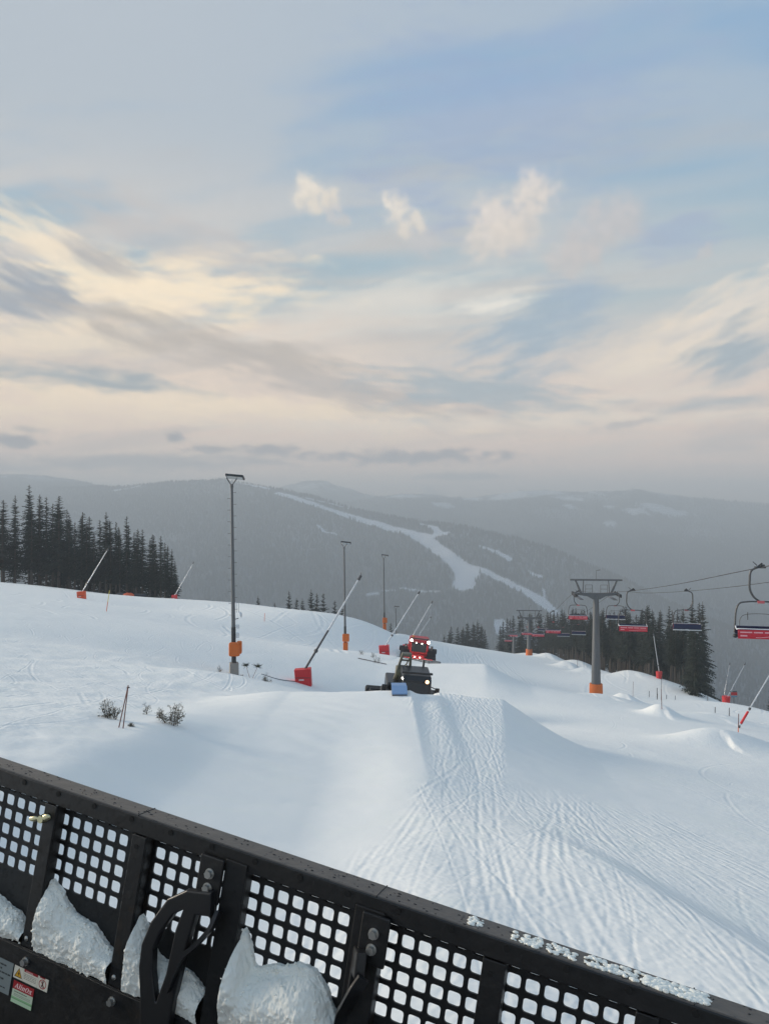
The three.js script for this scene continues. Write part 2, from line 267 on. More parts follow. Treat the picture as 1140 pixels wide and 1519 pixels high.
// the freshly groomed piece is smooth: wipe the tracks there and leave the groomer's sweep
{
  const d = nearTracks.image.data, n = 2048, per = n / 62;
  const sweep = (x, y) => 0.007 * Math.sin((x * 0.32 + y * 0.95 + 0.8 * noise(x * 0.35, y * 0.35)) * 7) * sstep(-0.2, 0.3, noise(x * 0.25, y * 0.6, 5.1)) + 0.004 * fbm(x * 4, y * 4, 3.3, 3);
  for (let j = 0; j < n; j++) { const dd = 4 + (j + 0.5) / per; if (dd > 31) break; for (let i = 0; i < n; i++) { const x = -24 + (i + 0.5) / per, g = groomed(x, dd); if (g > 0) { const k = (j * n + i) * 4, v = lerp(d[k], 0.5 + sweep(x, dd) / 0.12, g); d[k] = d[k + 1] = d[k + 2] = v; } } }
}
reseed(17);
const farTracks = trackMap(2048, -116, 30, 240, (groove, each) => {
  for (let k = 0; k < 420; k++) {
    const xs = rr(-60, 42), ds = rr(40, 200), an = rr(-0.7, 0.7), L = rr(8, 46), bend = rr(-0.04, 0.04), pts = []; let x = xs, d = ds, a = an;
    for (let s = 0; s < 30; s++) { pts.push([x, d]); x += Math.sin(a) * L / 30; d += Math.cos(a) * L / 30; a += bend; }
    groove(pts, rr(0.15, 0.4), rr(0.008, 0.03), 0.6);
  }
  for (let k = 0; k < 90; k++) { const x = rr(1, 15), d0 = rr(52, 120), pts = []; for (let s = 0; s <= 30; s++) pts.push([x + 0.06 * (d0 + s) + 0.3 * Math.sin(s * 0.3 + k), d0 + s * 1.4]); groove(pts, rr(0.14, 0.3), rr(0.01, 0.03), 0.6); }
  each((x, d) => 0.035 * fbm(x * 0.8, d * 0.8, 3.1, 4));
});
const snowTone = noiseTexture(512, (u, v) => { const t = 0.5 + 0.5 * fbm(u * 8, v * 8, 4.2, 4); return [0.945 + 0.02 * t, 0.938 + 0.019 * t, 0.918 + 0.018 * t]; });
snowTone.colorSpace = THREE.SRGBColorSpace; snowTone.repeat.set(1 / 24, 1 / 24);
const snowNear = new THREE.MeshStandardMaterial({ map: snowTone, roughness: 0.88, bumpMap: nearTracks, bumpScale: 0.12 });
const snowFar = new THREE.MeshStandardMaterial({ map: snowTone, roughness: 0.9, bumpMap: farTracks, bumpScale: 0.12 });
const snowPlain = new THREE.MeshStandardMaterial({ map: snowTone, roughness: 0.9 });
{
  const az = [], rings = [0.4, 1, 1.8];
  for (let a = -180; a < 180;) { az.push(a); a += Math.abs(a + 0.05) < 34 ? 0.17 : Math.abs(a) < 50 ? 1 : 6; }
  for (let r = 3; r < 480;) { rings.push(r); r *= r < 8 ? 1.03 : r < 75 ? 1.0095 : r < 270 ? 1.013 : 1.04; }
  const nA = az.length, nR = rings.length, pos = [], uv = [];
  for (const r of rings) for (const a of az) { const t = a * Math.PI / 180, x = r * Math.sin(t), d = r * Math.cos(t); pos.push(x, groundFine(x, d), -d); uv.push(x, d); }
  const sets = [[], [], []];
  for (let j = 0; j + 1 < nR; j++) for (let i = 0; i < nA; i++) {
    const a = j * nA + i, b = j * nA + (i + 1) % nA, c = a + nA, e = b + nA, x = pos[a * 3], d = -pos[a * 3 + 2];
    const s = x > -23 && x < 37 && d > 4.6 && d < 65 ? 0 : x > -114 && x < 122 && d > 31 && d < 268 ? 1 : 2;
    sets[s].push(a, b, c, b, e, c);
  }
  const g = new THREE.BufferGeometry();
  g.setAttribute('position', new THREE.Float32BufferAttribute(pos, 3)); g.setAttribute('uv', new THREE.Float32BufferAttribute(uv, 2));
  g.setIndex(sets[0].concat(sets[1], sets[2])); let at0 = 0; sets.forEach((s, k) => { g.addGroup(at0, s.length, k); at0 += s.length; });
  g.computeVertexNormals();
  const m = part('snow_slope', g, [snowNear, snowFar, snowPlain], scene); m.userData.kind = 'structure'; m.userData.label = 'groomed snow slope with ski tracks and jumps';
}

// ---------------------------------------------------------------- mountains across the valley
const ridges = [   // crest as [X/d, rise/d], distance, slope towards us, slope behind
  { crest: [[-0.67, 0.0217], [-0.496, 0.0278], [-0.33, 0.033], [-0.278, 0.0383], [-0.209, 0.0409], [-0.165, 0.0339], [-0.125, 0.027], [-0.086, 0.0174], [-0.05, 0.0052], [-0.006, -0.0043], [0.05, -0.0148], [0.089, -0.0183], [0.121, -0.0243], [0.164, -0.0348], [0.212, -0.0478], [0.252, -0.0661], [0.287, -0.08], [0.374, -0.1217], [0.496, -0.1739]], D: (t) => clamp(2500 - 1500 * t, 1500, 3200), f: 0.38, b: 0.3 },
  { crest: [[-0.757, 0.0522], [-0.583, 0.0504], [-0.496, 0.0496], [-0.443, 0.047], [-0.4, 0.0417], [-0.357, 0.033], [-0.278, 0.0217], [-0.148, -0.0174]], D: () => 3500, f: 0.22, b: 0.3 },
  { crest: [[-0.235, 0], [-0.148, 0.0278], [-0.122, 0.0357], [-0.1, 0.04], [-0.078, 0.0409], [-0.052, 0.0313], [-0.017, 0.0217], [0.017, 0.0157], [0.113, -0.0043]], D: () => 4600, f: 0.25, b: 0.3 },
  { crest: [[-0.104, 0], [-0.017, 0.0183], [0.026, 0.0235], [0.061, 0.0217], [0.104, 0.0174], [0.139, 0.0217], [0.174, 0.027], [0.209, 0.0278], [0.252, 0.0252], [0.304, 0.0278], [0.33, 0.0287], [0.374, 0.0209], [0.426, 0.0157], [0.496, 0.0087], [0.635, 0.0043], [0.809, 0.0174]], D: () => 3900, f: 0.3, b: 0.3 },
];
const pistes = [   // X, d, half width
  [[-362, 2638, 19], [-269, 2574, 23], [-153, 2508, 26], [-21, 2411, 29], [81, 2328, 31], [136, 2242, 33], [172, 2146, 35], [202, 2074, 43], [214, 2021, 54], [201, 1956, 40]],
  [[111, 2324, 17], [139, 2284, 17], [160, 2305, 20], [153, 2354, 17], [115, 2405, 11]], [[160, 2305, 20], [184, 2300, 17]],
  [[216, 2071, 24], [252, 2038, 18], [302, 1982, 18], [349, 1912, 23], [374, 1868, 25], [395, 1817, 24]], [[270, 2187, 7], [308, 2149, 15], [339, 2096, 13]], [[376, 2027, 9], [399, 1996, 13]],
  [[-261, 2606, 8], [-157, 2579, 12], [-89, 2551, 8]], [[-141, 2319, 8], [-182, 2329, 8], [-206, 2373, 6]], [[-547, 2796, 13], [-451, 2727, 17], [-399, 2698, 9]], [[-1029, 2960, 10], [-936, 2950, 15]],
  [[260, 1759, 21], [269, 1702, 40]], [[394, 1928, 6], [382, 1845, 5]], [[-43, 1964, 6], [52, 1983, 6], [135, 1947, 5]]];
const segments = pistes.flatMap((p) => p.slice(1).map((q, i) => [p[i], q]));
function onPiste(x, d) { let m = 9; for (const [a, b] of segments) { const lx = b[0] - a[0], ld = b[1] - a[1], t = clamp(((x - a[0]) * lx + (d - a[1]) * ld) / (lx * lx + ld * ld)), w = 0.68 * lerp(a[2], b[2], t), q = Math.hypot(x - a[0] - t * lx, d - a[1] - t * ld) / w; if (q < m) m = q; } return m; }
function mountain(x, d) {
  const r = Math.hypot(x, d), front = d > 0.45 * r;
  const t = clamp(front ? x / d : Math.sign(x || 1) * 2, -0.9, 0.9), dd = front ? d : r * 0.62;
  let h = lerp(-235, -455, sstep(420, 1250, dd)) + 14 * fbm(x * 0.002, d * 0.002, 1.5, 3), which = -1;
  for (let k = 0; k < ridges.length; k++) {
    const q = ridges[k], D = q.D(t), s = dd - D, away = Math.abs(s);
    let y = 3.2 + table(q.crest, t) * D - (s < 0 ? q.f : q.b) * (Math.sqrt(away * away + 900) - 30);
    y += (fbm(x * 0.0016, d * 0.0016, 3 + k * 9, 4) * 110) * sstep(60, 1100, away) + fbm(x * 0.012, d * 0.012, 5 + k, 2) * (k ? 16 : 7);
    if (y > h) { h = y; which = k; }
  }
  if (!front) h = Math.max(h, lerp(-100, 70, sstep(300, 4500, r)) + 40 * fbm(x * 0.0012, d * 0.0012, 2.5, 4));
  return [h, which];
}
const farSnow = [[1299, 3598, 119, 67], [1144, 3508, 61, 44], [977, 3352, 29, 31], [864, 3615, 31, 34], [941, 3735, 26, 35], [629, 3810, 99, 71], [768, 3842, 133, 48], [881, 3754, 66, 35], [100, 3840, 83, 36], [275, 3721, 58, 34], [437, 3861, 54, 36], [1045, 3588, 44, 23], [1016, 2384, 16, 30], [1097, 2382, 41, 20], [1154, 2391, 29, 23], [1104, 2350, 62, 20], [1139, 2338, 41, 20], [993, 2285, 24, 21]];
{
  const az = [], dist = [];
  for (let a = -180; a < 180;) { az.push(a); a += Math.abs(a) < 31 ? 0.11 : Math.abs(a) < 50 ? 0.6 : 6; }
  for (let r = 400; r < 5300;) { dist.push(r); r += r < 1300 ? 25 : r < 3300 ? 9 : 26; }
  const nA = az.length, pos = [], col = [], idx = [];
  for (const r of dist) for (const a of az) {
    const th = a * Math.PI / 180, k = Math.abs(a) < 50 ? 1 / Math.cos(th) : 1 / Math.cos(50 * Math.PI / 180);
    const x = r * k * Math.sin(th), d = r * k * Math.cos(th), [y, which] = mountain(x, d);
    pos.push(x, y, -d);
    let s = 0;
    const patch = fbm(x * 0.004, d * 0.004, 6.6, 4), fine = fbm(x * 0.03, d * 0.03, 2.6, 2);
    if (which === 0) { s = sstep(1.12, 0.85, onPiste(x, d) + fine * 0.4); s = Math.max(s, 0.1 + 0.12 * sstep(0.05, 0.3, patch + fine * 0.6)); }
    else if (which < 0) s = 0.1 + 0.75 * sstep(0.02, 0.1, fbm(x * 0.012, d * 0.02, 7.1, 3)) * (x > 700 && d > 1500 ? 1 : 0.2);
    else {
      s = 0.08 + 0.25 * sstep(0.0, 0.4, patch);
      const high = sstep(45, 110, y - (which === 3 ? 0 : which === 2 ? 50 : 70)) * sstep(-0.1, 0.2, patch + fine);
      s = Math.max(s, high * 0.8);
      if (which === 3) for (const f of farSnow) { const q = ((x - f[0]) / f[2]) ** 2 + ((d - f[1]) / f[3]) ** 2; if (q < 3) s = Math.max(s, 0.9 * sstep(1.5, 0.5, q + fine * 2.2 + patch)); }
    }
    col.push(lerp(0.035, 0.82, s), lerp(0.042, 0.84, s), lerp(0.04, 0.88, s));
  }
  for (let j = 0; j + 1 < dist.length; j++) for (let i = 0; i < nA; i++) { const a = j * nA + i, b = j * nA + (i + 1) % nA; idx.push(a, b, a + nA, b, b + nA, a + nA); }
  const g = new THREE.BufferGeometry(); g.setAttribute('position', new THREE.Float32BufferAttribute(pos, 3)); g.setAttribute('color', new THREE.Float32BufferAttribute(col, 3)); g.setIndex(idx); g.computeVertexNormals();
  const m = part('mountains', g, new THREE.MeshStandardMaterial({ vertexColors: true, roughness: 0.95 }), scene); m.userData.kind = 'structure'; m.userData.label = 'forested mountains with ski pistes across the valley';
}
{ // the wood on the facing hills, too many trees to count
  reseed(5);
  const cone = plain([new THREE.ConeGeometry(0.16, 0.62, 5, 1, true).translate(0, 0.69, 0), new THREE.ConeGeometry(0.22, 0.6, 5, 1, true).translate(0, 0.36, 0)]);
  const places = [], colors = [], o = new THREE.Object3D(), c = new THREE.Color();
  for (let n = 0; n < 260000 && places.length < 105000; n++) {
    const far = rnd() < 0.22, d = far ? rr(2700, 4000) : rr(1250, 3250), x = rr(-0.6, 0.6) * d, [y, which] = mountain(x, d);
    if (which < 0 && rnd() < 0.5) continue;
    if (which === 0 && (onPiste(x, d + 8) < 0.85 + 0.3 * rnd() + 0.5 * noise(x * 0.03, d * 0.03) || onPiste(x, d) < 0.75 + 0.3 * rnd())) continue;
    if (which > 0) { if (y > 85 && rnd() < 0.85) continue; let skip = false; for (const f of farSnow) if (((x - f[0]) / f[2]) ** 2 + ((d - f[1]) / f[3]) ** 2 < 1) skip = true; if (skip) continue; }
    const h = rr(8, 16) * (y > 60 ? 0.75 : 1);
    o.position.set(x, y - 1, -d); o.scale.set(h * rr(0.8, 1.15), h, h * rr(0.8, 1.15)); o.rotation.y = rr(0, 6); o.updateMatrix(); places.push(o.matrix.clone());
    const k = rr(0.7, 1.3); colors.push([0.022 * k, 0.03 * k, 0.026 * k]);
  }
  const m = new THREE.InstancedMesh(cone, new THREE.MeshStandardMaterial({ color: 0xffffff, roughness: 1 }), places.length);
  places.forEach((p, i) => { m.setMatrixAt(i, p); m.setColorAt(i, c.setRGB(...colors[i])); });
  m.name = 'forest'; m.userData = { kind: 'stuff', label: 'hazy conifer forest covering the far mountainsides', category: 'forest' }; scene.add(m);
}

// ---------------------------------------------------------------- spruces
const barkMat = M(0.085, 0.07, 0.058, 0.95);
const needleMat = new THREE.MeshStandardMaterial({ vertexColors: true, roughness: 0.95 });
function spruceParts(seed, clear, spread, density = 1) {       // a tree one unit tall
  reseed(seed);
  const P = [], Ccol = [];
  const tri = (a, b, c, k) => { P.push(a.x, a.y, a.z, b.x, b.y, b.z, c.x, c.y, c.z); for (let i = 0; i < 3; i++) Ccol.push(0.022 * k, 0.031 * k, 0.024 * k); };
  let y = clear;
  const lean = rr(-0.01, 0.01);
  while (y < 0.985) {
    const f = (y - clear) / (1 - clear), prof = Math.pow(1 - f, 0.82) * (0.75 + 0.25 * sstep(0, 0.12, f)), n = Math.round((f > 0.85 ? 4 : 6) * density);
    const a0 = rr(0, 6.3);
    for (let i = 0; i < n; i++) {
      if (rnd() < 0.1) continue;
      const a = a0 + (i + rr(-0.35, 0.35)) * 6.283 / n, L = spread * prof * rr(0.5, 1.25) * (0.85 + 0.3 * noise(y * 9, a * 0.8, seed)) + 0.006, k = rr(0.65, 1.35);
      const dir = V(Math.cos(a), 0, Math.sin(a)), side = V(-dir.z, 0, dir.x), yy = y + rr(-0.008, 0.008);
      const spine = []; for (let s = 0; s <= 5; s++) { const t = s / 5; spine.push(V(lean * y, yy, 0).addScaledVector(dir, L * t).add(V(0, L * (0.22 * t * (1 - f * 0.2) - 0.75 * t * t + 0.3 * t * t * t) + (f > 0.7 ? L * 0.7 * t * f : 0), 0))); }
      for (let s = 1; s <= 5; s++) {
        const w = L * 0.34 * (1 - (s - 1) / 5.2) * rr(0.7, 1.2) + 0.003, p = spine[s - 1], q = spine[s];
        for (const g of [-1, 1]) { const tip = q.clone().addScaledVector(side, g * w).add(V(0, -w * rr(0.25, 0.75), 0)).addScaledVector(dir, w * rr(0.1, 0.5)); tri(p, q, tip, k); }
        const hang = p.clone().lerp(q, 0.5).add(V(rr(-1, 1) * 0.006, -rr(0.35, 0.8) * w - 0.004, rr(-1, 1) * 0.006)); tri(p, hang, q, k * 0.9);
      }
    }
    y += rr(0.018, 0.03) * (f > 0.8 ? 0.8 : 1);
  }
  const g = new THREE.BufferGeometry(); g.setAttribute('position', new THREE.Float32BufferAttribute(P, 3)); g.setAttribute('color', new THREE.Float32BufferAttribute(Ccol, 3)); g.computeVertexNormals();
  const stubs = [new THREE.CylinderGeometry(0.0018, 0.0125, 1, 7).translate(0, 0.5, 0)];
  for (let k = 0; k < 10; k++) { const h = rr(0.12, Math.max(0.16, clear)), a = rr(0, 6.3), p = V(0, h, 0); stubs.push(rod(p, V(Math.cos(a) * rr(0.02, 0.06), h + rr(-0.02, 0.01), Math.sin(a) * rr(0.02, 0.06)), 0.0012, 0.0006, 4)); }
  return { crown: g, trunk: plain(stubs) };
}
const kinds = { tall: [11, 12, 13, 14, 15].map((s) => spruceParts(s, 0.2, 0.15, 1.1)), wood: [21, 22, 23, 24, 25].map((s) => spruceParts(s, 0.34, 0.15, 1.1)), full: [31, 32, 33, 34].map((s) => spruceParts(s, 0.06, 0.19, 1.2)) };
function spruce(kind, x, d, height, label, group, wide = 1) {
  const p = kinds[kind][Math.floor(rnd() * kinds[kind].length)], b = at(x, d, -0.3), t = thing('spruce_tree', label, 'tree', b.x, b.y, b.z, group);
  part('trunk', p.trunk, barkMat, t); part('crown', p.crown, needleMat, t);
  t.scale.set(height * wide, height, height * wide); t.rotation.y = rr(0, 6.28); return t;
}
reseed(301);
// X, d, height of the tip above the camera's own height
for (const [x, d, tip] of [[-84, 165, 3], [-80.5, 164, 2.6], [-78, 164, 3.6], [-76, 166, 3.2], [-74.6, 163, 5.7], [-72.8, 164, 3.7], [-71, 163, 3.2], [-67.5, 161, 3.4], [-66, 163, -1.4], [-63.8, 160, -2.1], [-62, 159, -0.7], [-59.5, 159, -4.1], [-56.3, 157, 0], [-54.3, 157, -2], [-51.8, 156, -0.8], [-50, 155, -4], [-48, 154, -3.4], [-46.5, 154, -5.3], [-43.8, 152, -4.7], [-41.6, 152, -7.2], [-82, 172, -1], [-77, 173, 1], [-72, 172, -0.5], [-69.5, 170, 0.6], [-65, 171, -1], [-61, 170, -3], [-57.5, 168, -3.2], [-53, 167, -3.6], [-49, 165, -5], [-45.5, 163, -7], [-86, 168, 2], [-90, 166, 4], [-88, 172, 1], [-75, 178, 2], [-70, 180, 0], [-63, 178, -2], [-58, 176, -3], [-52, 174, -5], [-83, 163, 1.5], [-79.5, 161.5, 0.5], [-73.4, 161.5, 1.2], [-69.2, 162, 1.8], [-65.2, 160.5, -0.4], [-60.8, 158.5, -2.2], [-57.9, 158, -1.6], [-55.2, 156.5, -3.2], [-53, 155.5, -3.6], [-49.2, 154, -5.2], [-45, 152.5, -6.2], [-42.7, 151, -5.9], [-40.6, 150.5, -9.4]])
  spruce('tall', x, d, 3.2 + tip - ground(x, d) + 0.3, 'tall dark spruce in the wood along the crest of the open field', 'spruces on the field crest', rr(1.05, 1.6));
for (const [x, d, tip] of [[-29, 178, -19.2], [-25.2, 178, -20.8], [-21.9, 178, -18.1], [-20.4, 180, -19.9], [-18.6, 176, -19.6], [-16.8, 178, -17.7], [-15.8, 181, -18.9], [-14, 178, -18.6], [-11.4, 178, -20.3], [-9.8, 180, -21.6], [1.5, 182, -26]])
  spruce('full', x, d, 3.2 + tip - ground(x, d) + 0.3, 'dark spruce tip peeping over the snow crest behind the lamp posts', 'spruce tips behind the crest', 0.95);
for (const [x, d, tip] of [[24.6, 320, -50.5], [27, 322, -49], [30, 318, -47], [32.6, 322, -47.5], [34.8, 325, -49], [36.5, 318, -45.4], [38.6, 322, -44.6], [40.6, 325, -47], [28.4, 330, -48.6], [35.5, 332, -47], [26, 316, -50.8], [31.4, 316, -48.2], [33.8, 317, -46.6], [37.4, 326, -46.2], [39.6, 317, -46], [41.4, 320, -48.5]])
  spruce('full', x, d, 3.2 + tip - ground(x, d) + 0.3, 'dark spruce in the small clump beyond the end of the jump line', 'spruce clump beyond the jump line', rr(1, 1.3));
reseed(777);
for (let k = 0; k < 175; k++) {                        // the wood beside the chairlift
  const d = k < 40 ? lerp(112, 268, k / 39) + rr(-2, 2) : rr(112, 290), off = k < 40 ? rr(3, 6) : rr(6, 30), x = table(rightEdge, d) + off * (d > 200 ? 0.8 : 1);
  if (x / d > 0.412) continue;
  const top = -0.131 * d + rr(-2.4, 1.8) + (x / d > 0.385 ? 1.2 : 0) - (x / d < 0.21 ? 3 : 0);
  const h = 3.2 + top - ground(x, d) + 0.3; if (h < 5) continue;
  spruce(x / d > 0.395 ? 'full' : 'wood', x, d, Math.min(h, 24), 'dark spruce in the wood standing below the chairlift', 'spruces beside the chairlift', x / d > 0.39 ? 0.95 : rr(1.0, 1.25));
}
for (const [x, d, tip] of [[43.5, 292, -42.6], [45.2, 296, -41.5], [46.6, 288, -39.6], [48.4, 292, -38.8], [50, 286, -38], [51.6, 290, -38.6], [53, 284, -37], [54.6, 288, -37.6], [56, 282, -36.2], [57.5, 286, -36.8], [47.4, 300, -41], [52.4, 299, -39], [55.4, 296, -38.2], [58.8, 280, -35.6]]) spruce('full', x, d, 3.2 + tip - ground(x, d) + 0.3, 'dark spruce at the lower end of the chairlift wood, past the crest tower', 'spruces past the crest tower', rr(0.9, 1.2));
for (const [x, d, h] of [[66, 128, 12], [69, 132, 10], [72, 137, 11], [63, 126, 9]]) spruce('full', x, d, h, 'dark spruce showing its tip over the outer snow edge below the lances', 'spruce tips beyond the snow edge');

// ---------------------------------------------------------------- young spruce tips and sticks poking out of the snow
function sprig(name, label, x, d, h, n, group) {
  const b = at(x, d, -0.04), t = thing(name, label, 'sapling', b.x, b.y, b.z, group), stems = [];
  const P = [], Cc = [];
  for (let k = 0; k < n; k++) {
    const a = rr(0, 6.3), o = V(Math.cos(a) * rr(0, 0.32) * h, 0, Math.sin(a) * rr(0, 0.32) * h), tip = o.clone().add(V(rr(-0.35, 0.35) * h, h * rr(0.55, 1), rr(-0.3, 0.3) * h));
    stems.push(rod(o, tip, 0.009, 0.003, 5));
    for (let q = 0; q < 16; q++) {
      const p = o.clone().lerp(tip, 0.12 + 0.88 * q / 16), an = rr(0, 6.3), L = h * 0.3 * (1.1 - q / 17) + 0.03, e = p.clone().add(V(Math.cos(an) * L, L * rr(0.1, 0.6), Math.sin(an) * L));
      for (let s = 0; s < 7; s++) { const m = p.clone().lerp(e, (s + 0.3) / 7), w = 0.035, v = V(rr(-w, w), rr(-w * 0.3, w), rr(-w, w)), m2 = p.clone().lerp(e, (s + 1.1) / 7), kk = rr(0.7, 1.4); P.push(m.x, m.y, m.z, m2.x, m2.y, m2.z, m.x + v.x * 1.4, m.y + v.y * 1.4, m.z + v.z * 1.4); for (let i = 0; i < 3; i++) Cc.push(0.08 * kk, 0.066 * kk, 0.036 * kk); }
    }
  }
  const g = new THREE.BufferGeometry(); g.setAttribute('position', new THREE.Float32BufferAttribute(P, 3)); g.setAttribute('color', new THREE.Float32BufferAttribute(Cc, 3)); g.computeVertexNormals();
  part('stem', plain(stems), barkMat, t); part('needles', g, needleMat, t); return t;
}
reseed(61);
sprig('spruce_sapling', 'bushy young spruce half buried beside the crossed poles', -6.45, 18.3, 0.5, 9);
sprig('spruce_sapling', 'upright young spruce with a spiky leader, biggest on the bank', -5.05, 18.6, 0.62, 9);
sprig('spruce_sapling', 'small spruce tip next to the upright young spruce', -5.5, 19.2, 0.3, 3);
sprig('spruce_sapling', 'thin spruce tip apart from the upright young spruce', -6.0, 19.6, 0.3, 2);
sprig('spruce_sapling', 'flat twig lying by the foot of the crossed poles', -5.75, 17.6, 0.14, 3);
sprig('spruce_sapling', 'small twig by the concrete foot of the lamp post', -9.35, 44, 0.5, 3);
sprig('spruce_sapling', 'low twig poking up between lamp post and tied sprigs', -7.7, 42, 0.35, 3);
sprig('spruce_sapling', 'thin forked sapling near the edge of the groomed snow', -5.5, 37, 0.75, 2);
sprig('spruce_sapling', 'low dark sprig under the forked sapling', -5.4, 35, 0.4, 4);
sprig('spruce_sapling', 'dark twig on the bank behind the first red lance', -1.9, 66, 0.7, 3, 'twigs on the bank');
sprig('spruce_sapling', 'dark twig on the bank behind the first red lance', -0.9, 65, 0.6, 3, 'twigs on the bank');
sprig('spruce_sapling', 'dark twig on the bank behind the first red lance', -0.6, 61, 0.7, 4, 'twigs on the bank');
const bamboo = M(0.16, 0.06, 0.045, 0.6), orangePole = M(0.75, 0.16, 0.05, 0.5), yellowPole = M(0.75, 0.6, 0.12, 0.5), darkPole = M(0.06, 0.05, 0.05, 0.6);
{
  const t = thing('crossed_poles', 'two thin dark red poles crossed and tied at the top', 'poles', 0, 0, 0);
  const a = at(-5.94, 17.3, -0.1), b = at(-5.82, 17.25, -0.1), top = at(-5.78, 17.5, 0.92);
  part('pole', rod(a, top, 0.013, 0.012, 8), bamboo, t); part('pole', rod(b, top.clone().add(V(0.012, 0.03, 0.02)), 0.013, 0.012, 8), bamboo, t);
  part('tie', new THREE.TorusGeometry(0.028, 0.012, 6, 12).rotateX(1.4).translate(top.x + 0.004, top.y - 0.03, top.z), darkPole, t);
}
{
  const t = thing('tied_sprigs', 'pair of thin sticks with green sprigs at the top by the lamp post', 'sticks', 0, 0, 0), b = at(-6.5, 38, -0.1);
  for (const [dx, top] of [[0.02, [-0.28, 1.0]], [-0.12, [0.3, 0.95]]]) part('stick', rod(V(b.x + dx, b.y, b.z), V(b.x + top[0], b.y + top[1], b.z), 0.012, 0.009, 6), bamboo, t);
  for (const [dx, dy] of [[-0.28, 1.0], [0.3, 0.95]]) { const L = []; for (let k = 0; k < 16; k++) { const a = k * 0.4, r = rr(0.15, 0.34); L.push(rod(V(b.x + dx, b.y + dy, b.z), V(b.x + dx + Math.cos(a) * r, b.y + dy + Math.sin(a) * r * 0.6 + 0.04, b.z + rr(-0.1, 0.1)), 0.022, 0.004, 4)); } part('sprig', plain(L), M(0.04, 0.045, 0.03, 0.95), t); }
}
function stake(label, x, d, h, m1, m2, lean = 0, r = 0.02, group) {
  const b = at(x, d, -0.15), t = thing('marker_stake', label, 'stake', b.x, b.y, b.z, group), top = V(lean * h, h + 0.15, 0), mid = top.clone().multiplyScalar(0.48);
  part('lower_pole', rod(V(0, 0, 0), mid, r, r, 8), m1, t); part('upper_pole', rod(mid, top, r * 0.98, r * 0.9, 8), m2, t); return t;
}
stake('orange and yellow piste stake on the open field', -27.6, 77, 2.1, orangePole, yellowPole, 0.16, 0.035);
stake('small orange stake near the field crest behind the lamp post', -14.7, 95, 1.0, orangePole, orangePole, 0.05, 0.03);
stake('thin red stake under the leaning red sleeve', 17.3, 38, 1.15, orangePole, bamboo, 0.03, 0.022);
stake('thin stake in front of the small lit snow mound', 16.9, 47.3, 1.2, bamboo, bamboo, -0.04, 0.02);
stake('tall thin stake at the little snow fence', 34.2, 96, 2.9, darkPole, darkPole, 0.02, 0.03);
stake('short thick stake beside the tall thin one', 33, 94, 1.4, darkPole, darkPole, 0, 0.05);
stake('thin stake by the mound next to the lift tower', 25.9, 81, 1.6, bamboo, bamboo, 0.03, 0.02);
stake('thin stake on the crest between the two lift towers', 38.5, 155, 2.4, bamboo, bamboo, 0.02, 0.03);
for (const [x, d, h] of [[36.8, 108, 0.9], [37.6, 107, 0.6], [38.5, 106, 0.6], [39.3, 105, 0.6], [31.5, 74, 0.7], [32.4, 73, 0.8], [41.2, 99, 0.8], [42, 97, 0.8]]) stake('short dark peg of the low snow fence on the outer snow edge', x, d, h, darkPole, darkPole, 0.02, 0.04, 'pegs of the snow fence');
part('lying_rod', rod(at(-2.1, 62, 0.05), at(0.15, 60.5, 0.04), 0.035, 0.03, 6), darkPole, scene); tag(scene.children.at(-1), 'thin dark rod lying in the snow beside the black groomer', 'rod');

